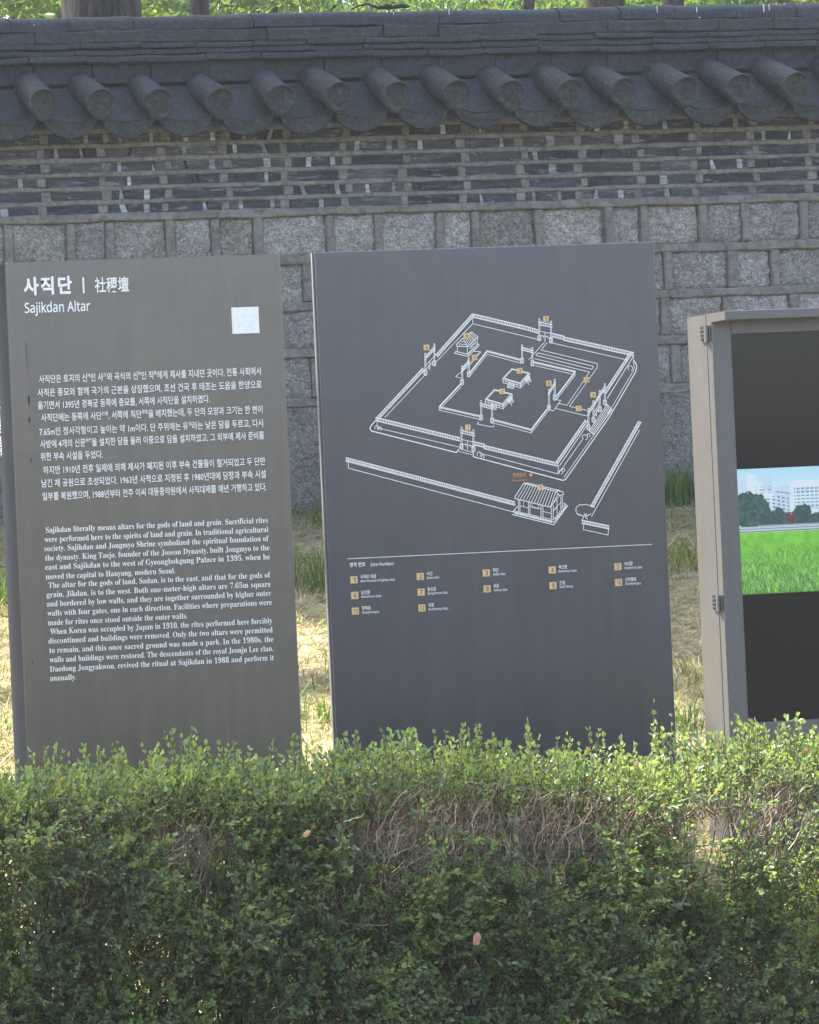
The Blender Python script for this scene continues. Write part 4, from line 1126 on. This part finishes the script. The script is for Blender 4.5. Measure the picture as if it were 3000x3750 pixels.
dry_leaf(1122, 3052, .017, (.52, .33, .16), 'tan dry leaf just under the gap between the two grey signs', .6)
dry_leaf(2328, 2800, .018, (.62, .42, .16), 'yellow dry leaf on the hedge top before the blue grey sign', .9, 5.36)
dry_leaf(2950, 2750, .016, (.48, .24, .10), 'rusty dry leaf on the hedge top before the display cabinet', .3, 5.36)

# ------------------------------------------------------------------ grass and straw
def blades_mesh(name, P, H, lean, wid, col, mat):
    n = len(P); a = rng.uniform(0, 2*math.pi, n); w = np.stack([np.cos(a), np.sin(a), np.zeros(n)], 1)*wid[:, None]
    up = np.array([0, 0, 1.0]); l1 = P+up*(H*.55)[:, None]+lean*(H*.3)[:, None]; l2 = P+up*(H*.9)[:, None]+lean*(H*.95)[:, None]
    V = np.stack([P-w, P+w, l1+w*.8, l1-w*.8, l2+w*.12, l2-w*.12], 1).reshape(-1, 3); i = np.arange(n)[:, None]*6
    F = np.concatenate([i+np.array([[0, 1, 2, 3]]), i+np.array([[3, 2, 4, 5]])], 1).reshape(-1, 4)
    return np_mesh(name, V, F, mat, None, np.repeat(col, 2, axis=0))
def ground_cover():
    # dry straw lying about
    n = 90000; x = rng.uniform(1.6, 9.6, n); y = 6.0+5.35*rng.random(n)
    z = gz(x, y)+rng.uniform(.002, .022, n); a = rng.normal(0, .9, n); L = rng.uniform(.03, .16, n)
    d = np.stack([np.cos(a), np.sin(a), rng.normal(.02, .16, n)+np.sin(a)*.26], 1); w = np.stack([-np.sin(a), np.cos(a), np.zeros(n)], 1)*rng.uniform(.0008, .0022, n)[:, None]
    P = np.stack([x, y, z], 1); Q = P+d*L[:, None]; mid = (P+Q)/2+np.stack([rng.normal(0, .006, n), rng.normal(0, .006, n), rng.uniform(0, .012, n)], 1)
    V = np.stack([P-w, P+w, mid+w, mid-w, Q+w*.4, Q-w*.4], 1).reshape(-1, 3); i = np.arange(n)[:, None]*6
    F = np.concatenate([i+np.array([[0, 1, 2, 3]]), i+np.array([[3, 2, 4, 5]])], 1).reshape(-1, 4)
    c = np.array([.47, .41, .25])*rng.uniform(.55, 1.3, (n, 1)); c[rng.random(n) < .15] *= .5; yg = rng.random(n) < .42; c[yg] = np.array([.33, .36, .13])*rng.uniform(.6, 1.2, (yg.sum(), 1))
    o = np_mesh('straw', V, F, M['blade'], None, np.repeat(c, 2, axis=0)); tag(o, 'dry cut straw lying on the bank behind the signs', 'straw', kind='stuff')
    # green grass, in patches
    n = 85000; x = rng.uniform(1.6, 9.6, n); y = 6.0+5.38*rng.random(n)
    dens = .5+.5*np.sin(2.3*x+1.1*y)*np.sin(2.9*y-1.2*x+.7)+.25*np.sin(7*x+3*y)
    dens = np.where((y > 8.95) & (y < 9.75), dens*.35, dens); dens = np.where((y < 8.5), dens*.9+.22, dens)
    dens = np.where((y > 9.75) & (y < 10.2), dens+.5, dens); dens = np.where(y > 11.15, dens+.5, dens); dens = np.where((y > 10.2) & (y <= 11.1), dens*.45, dens)
    k = rng.random(n) < np.clip(dens, .03, 1)*.8; x, y = x[k], y[k]; n = len(x)
    H = rng.uniform(.03, .10, n)*np.where((y > 9.75) & (y < 10.2), 1.7, 1)*np.where(y > 11.15, 1.8, 1)
    ln = np.stack([rng.normal(0, .55, n), rng.normal(0, .55, n), np.zeros(n)], 1)
    c = np.array([.085, .15, .030])*rng.uniform(.6, 1.35, (n, 1)); yl = rng.random(n) < .4; c[yl] = np.array([.26, .25, .07])*rng.uniform(.7, 1.2, (yl.sum(), 1))
    o = blades_mesh('grass', np.stack([x, y, gz(x, y)-.004], 1), H, ln, rng.uniform(.0012, .0028, n), c, M['blade']); tag(o, 'thin green grass growing through the straw on the bank', 'grass', kind='stuff')
ground_cover()
def grass_clump(px, py, Yd, n, h, label, spread=.05):
    x, z = at(px, py, Yd); xx = x+rng.normal(0, spread, n); yy = Yd+rng.normal(0, spread*.6, n); ln = np.stack([rng.normal(0, .35, n), rng.normal(0, .3, n), np.zeros(n)], 1)
    c = np.array([.09, .17, .035])*rng.uniform(.6, 1.4, (n, 1))
    o = blades_mesh('grass_clump', np.stack([xx, yy, gz(xx, yy)-.005], 1), rng.uniform(.5, 1.1, n)*h, ln, rng.uniform(.002, .0042, n), c, M['blade'])
    tag(o, label, 'grass', 'taller clumps of grass by the signs')
grass_clump(1160, 2150, 9.95, 70, .24, 'tall grass clump at the shade edge between the two grey signs', .07)
grass_clump(2450, 1880, 11.2, 90, .27, 'tall grass clump at the wall foot beside the blue grey sign', .06)
grass_clump(2540, 1850, 11.25, 70, .22, 'tall grass clump at the wall foot beside the display cabinet', .06)
grass_clump(8, 2100, 10.0, 60, .26, 'tall grass clump left of the warm grey sign', .06)
grass_clump(1175, 2560, 8.3, 60, .16, 'short sunlit grass clump low between the two grey signs', .08)
grass_clump(2480, 2640, 7.9, 90, .12, 'short grass clump low between the blue grey sign and the cabinet', .08)

# ------------------------------------------------------------------ trees beyond the wall
def tree(name, label, x, y, r0, h_trunk, lobes, leaf, col, nleaf, lean=(0, 0), group='trees beyond the wall', seed=1, boughs=None, droop=0.0):
    r = np.random.default_rng(seed); z0 = float(gz(x, y))-.1
    root = empty(name, (x, y, z0)); tag(root, label, 'tree', group)
    t = MB(); n = 9; pts = []; rr = []
    for k in range(n+1):
        u = k/n; pts.append((x+lean[0]*u+r.normal(0, .02), y+lean[1]*u+r.normal(0, .02), z0+h_trunk*u)); rr.append(r0*(1.25-.25*min(1, u*5))*(1-.35*u))
    t.tube(pts, rr, 18)
    tip = Vector(pts[-1])
    for (cx, cy, cz, rx, rz) in lobes:
        e = Vector((x+cx, y+cy, cz)); st = Vector(pts[-3]).lerp(tip, r.random()); m = st.lerp(e, .5)+Vector((0, 0, .3))
        t.tube([st, m, e, e+(e-m)*.5], [r0*.38, r0*.24, r0*.12, r0*.03], 8)
    if boughs: 
        for bp, br in boughs: t.tube([(x+a, y+b_, c_) for a, b_, c_ in bp], br, 10)
    t.build('trunk', M['bark'], root, True)
    P, Dd = [], []
    per = nleaf//len(lobes)
    for (cx, cy, cz, rx, rz) in lobes:
        nc = max(8, int(26*rx*rx)+4); c = r.normal(0, 1, (nc, 3)); c /= np.linalg.norm(c, axis=1, keepdims=True); c *= (r.random((nc, 1))**.4); c *= np.array([rx, rx, rz])
        k = r.integers(0, nc, per); q = c[k]+r.normal(0, .2*rx**.5, (per, 3)); P.append(q+np.array([x+cx, y+cy, cz]))
        d = q/np.array([rx, rx, rz])+r.normal(0, .7, (per, 3)); d[:, 2] -= droop; Dd.append(d)
    P = np.concatenate(P); Dd = np.concatenate(Dd); n = len(P)
    cc = np.array(col)*r.uniform(.6, 1.4, (n, 1))*np.array([1, 1, 1])+r.normal(0, .008, (n, 3)); L = leaf*r.uniform(.7, 1.3, n)
    leaves_mesh('crown', P, Dd, L, L*(.42 if droop == 0 else .16), np.clip(cc, .01, 1), M['treeleaf'], root, r, .15)
def trees():
    def xat(px, Y): return at(px, 20, Y)[0]
    # big dark trunk seen at the left, out-of-view crown and boughs shaped to cast shade
    xl = xat(392, 14.0)
    tree('pine_tree', 'thick dark trunked tree standing close behind the wall at the left', xl, 14.0, .30, 8.4,
         [(-1.6, -.6, 11.2, 1.5, 1.0), (-3.0, -.2, 10.6, 1.3, .9), (-.4, .8, 12.2, 1.6, 1.1), (-2.2, 1.2, 12.0, 1.4, 1.0), (1.2, 1.4, 11.6, 1.3, .9), (-7.3, -2.3, 13.6, .75, .5), (-8.2, -2.4, 13.8, .7, .5)]+[(-3.4+.48*q, -.05+.06*(q % 3), 9.05+.1*(q % 2), .42, .26) for q in range(11)], .16, (.045, .085, .03), 19000, seed=3,
         boughs=[([(0, 0, 8.0), (-1.2, -1.0, 8.6), (-3.0, -1.32, 9.0), (-6.0, -1.36, 9.1)], [.17, .14, .12, .04]), ([(0, 0, 8.0), (1.4, -.3, 8.7), (3.2, -.45, 9.0), (5.4, -.5, 9.1)], [.16, .13, .11, .04])])
    tree('slim_tree', 'slim pale trunked tree just right of the thick dark trunk', xat(742, 15.5), 15.5, .085, 7.2,
         [(0, .6, 9.6, 1.2, 1.0), (-.9, 1.1, 9.2, .9, .8), (.9, 1.2, 10.2, 1.0, .8)], .10, (.07, .13, .03), 4200, seed=4)
    tree('leaning_tree', 'thin leaning tree near the middle of the wall top', xat(1775, 15.8), 15.8, .05, 6.6,
         [(.6, .8, 8.6, 1.0, .8), (-.5, 1.0, 8.9, .9, .8)], .10, (.06, .12, .03), 3000, lean=(.75, .2), seed=5)
    tree('broad_tree', 'dark trunked tree behind the right half of the wall', xat(2215, 16.6), 16.6, .17, 7.5,
         [(0, .8, 10.0, 1.5, 1.0), (-1.4, 1.0, 9.4, 1.2, .8), (1.5, 1.1, 9.6, 1.2, .9), (.2, 2.0, 10.9, 1.3, .9)], .13, (.05, .10, .03), 7000, seed=6)
    tree('forked_tree', 'smaller trunked tree right of the dark trunk behind the wall', xat(2410, 17.2), 17.2, .10, 7.4,
         [(.8, .9, 9.6, 1.2, .9), (-.2, 1.6, 10.4, 1.1, .8)], .12, (.05, .10, .03), 3600, lean=(.25, 0), seed=8)
    specs = [(70, 21, 'bright yellow green bushy tree far behind the left end of the wall', (.085, .15, .03), 0), (640, 22, 'bright yellow green tree between the thick and the slim trunks', (.09, .16, .03), 0),
             (1050, 21, 'feathery green tree right of the slim trunk beyond the wall', (.075, .135, .04), .9), (1500, 22.5, 'feathery green tree behind the middle of the wall', (.07, .125, .04), .9),
             (1950, 21.5, 'mid green tree behind the thin leaning tree', (.075, .135, .03), .3), (2560, 22, 'light green tree behind the smaller right trunk', (.08, .145, .03), 0), (3050, 21.5, 'light green tree at the right end of the wall', (.08, .135, .03), .3)]
    for i, (px, Y, lab, c, dr) in enumerate(specs):
        x = xat(px, Y); g = float(gz(x, Y))
        tree('leafy_tree', lab, x, Y, .11, 3.4, [(-.9, 0, 6.0, 1.0, .9), (.3, -.4, 6.2, 1.1, 1.0), (1.2, .3, 5.9, .95, .9), (0, .5, 7.2, 1.1, .9), (.1, .2, 4.9, 1.0, .7)], .13, c, 6500, seed=30+i, droop=dr)
    for i, (px, Y) in enumerate(((300, 29), (900, 30), (1700, 29), (2400, 30), (3000, 29))):
        x = xat(px, Y)
        tree('distant_tree', ['distant dark green tree behind the thick trunk', 'distant dark green tree seen right of the slim trunk', 'distant dark green tree behind the middle of the wall', 'distant dark green tree behind the right trunks', 'distant dark green tree at the far right'][i], x, Y, .16, 5.0,
             [(-1.3, 0, 7.6, 1.6, 1.2), (.6, -.4, 8.0, 1.7, 1.3), (2.0, .4, 7.4, 1.5, 1.2), (0, .3, 9.6, 1.6, 1.2), (.2, 0, 6.0, 1.5, .9)], .2, (.06, .11, .035), 6000, seed=60+i)
trees()
def branch():
    b = MB(); q = lambda px, py, dy=0: (at(px, py, WALL_Y+.2)[0], WALL_Y+.2+dy, at(px, py, WALL_Y+.2)[1])
    b.tube([q(1288, 34), q(1310, 22), q(1345, 14), (q(1385, 24)[0], WALL_Y+.21, q(1385, 26)[2]), q(1420, 28)], [.004, .005, .006, .007, .009], 6)
    b.tube([q(1385, 29), q(1420, 24), q(1440, 27), q(1470, 21), q(1500, 24)], [.008, .016, .010, .013, .005], 6)
    o = b.build('dry_branch', M['bark'], None, True); tag(o, 'thin curved dead branch lying on top of the tiled ridge', 'branch')
branch()

# ------------------------------------------------------------------ added scattering volume, imitates veiling glare of the lens
def glare_veil():
    m = bpy.data.materials.new('lens_veil'); m.use_nodes = True; t = m.node_tree; t.nodes.clear()
    o = t.nodes.new('ShaderNodeOutputMaterial'); v = t.nodes.new('ShaderNodeVolumePrincipled')
    v.inputs['Color'].default_value = (0.9, 0.95, 1.0, 1); v.inputs['Density'].default_value = 0.0015; v.inputs['Anisotropy'].default_value = 0.35
    t.links.new(v.outputs[0], o.inputs['Volume'])
    b = MB(); b.box(-92, 112, -62, 122, -2.0, 17.5); h = b.build('glare_veil', m); tag(h, kind='stuff')
glare_veil()
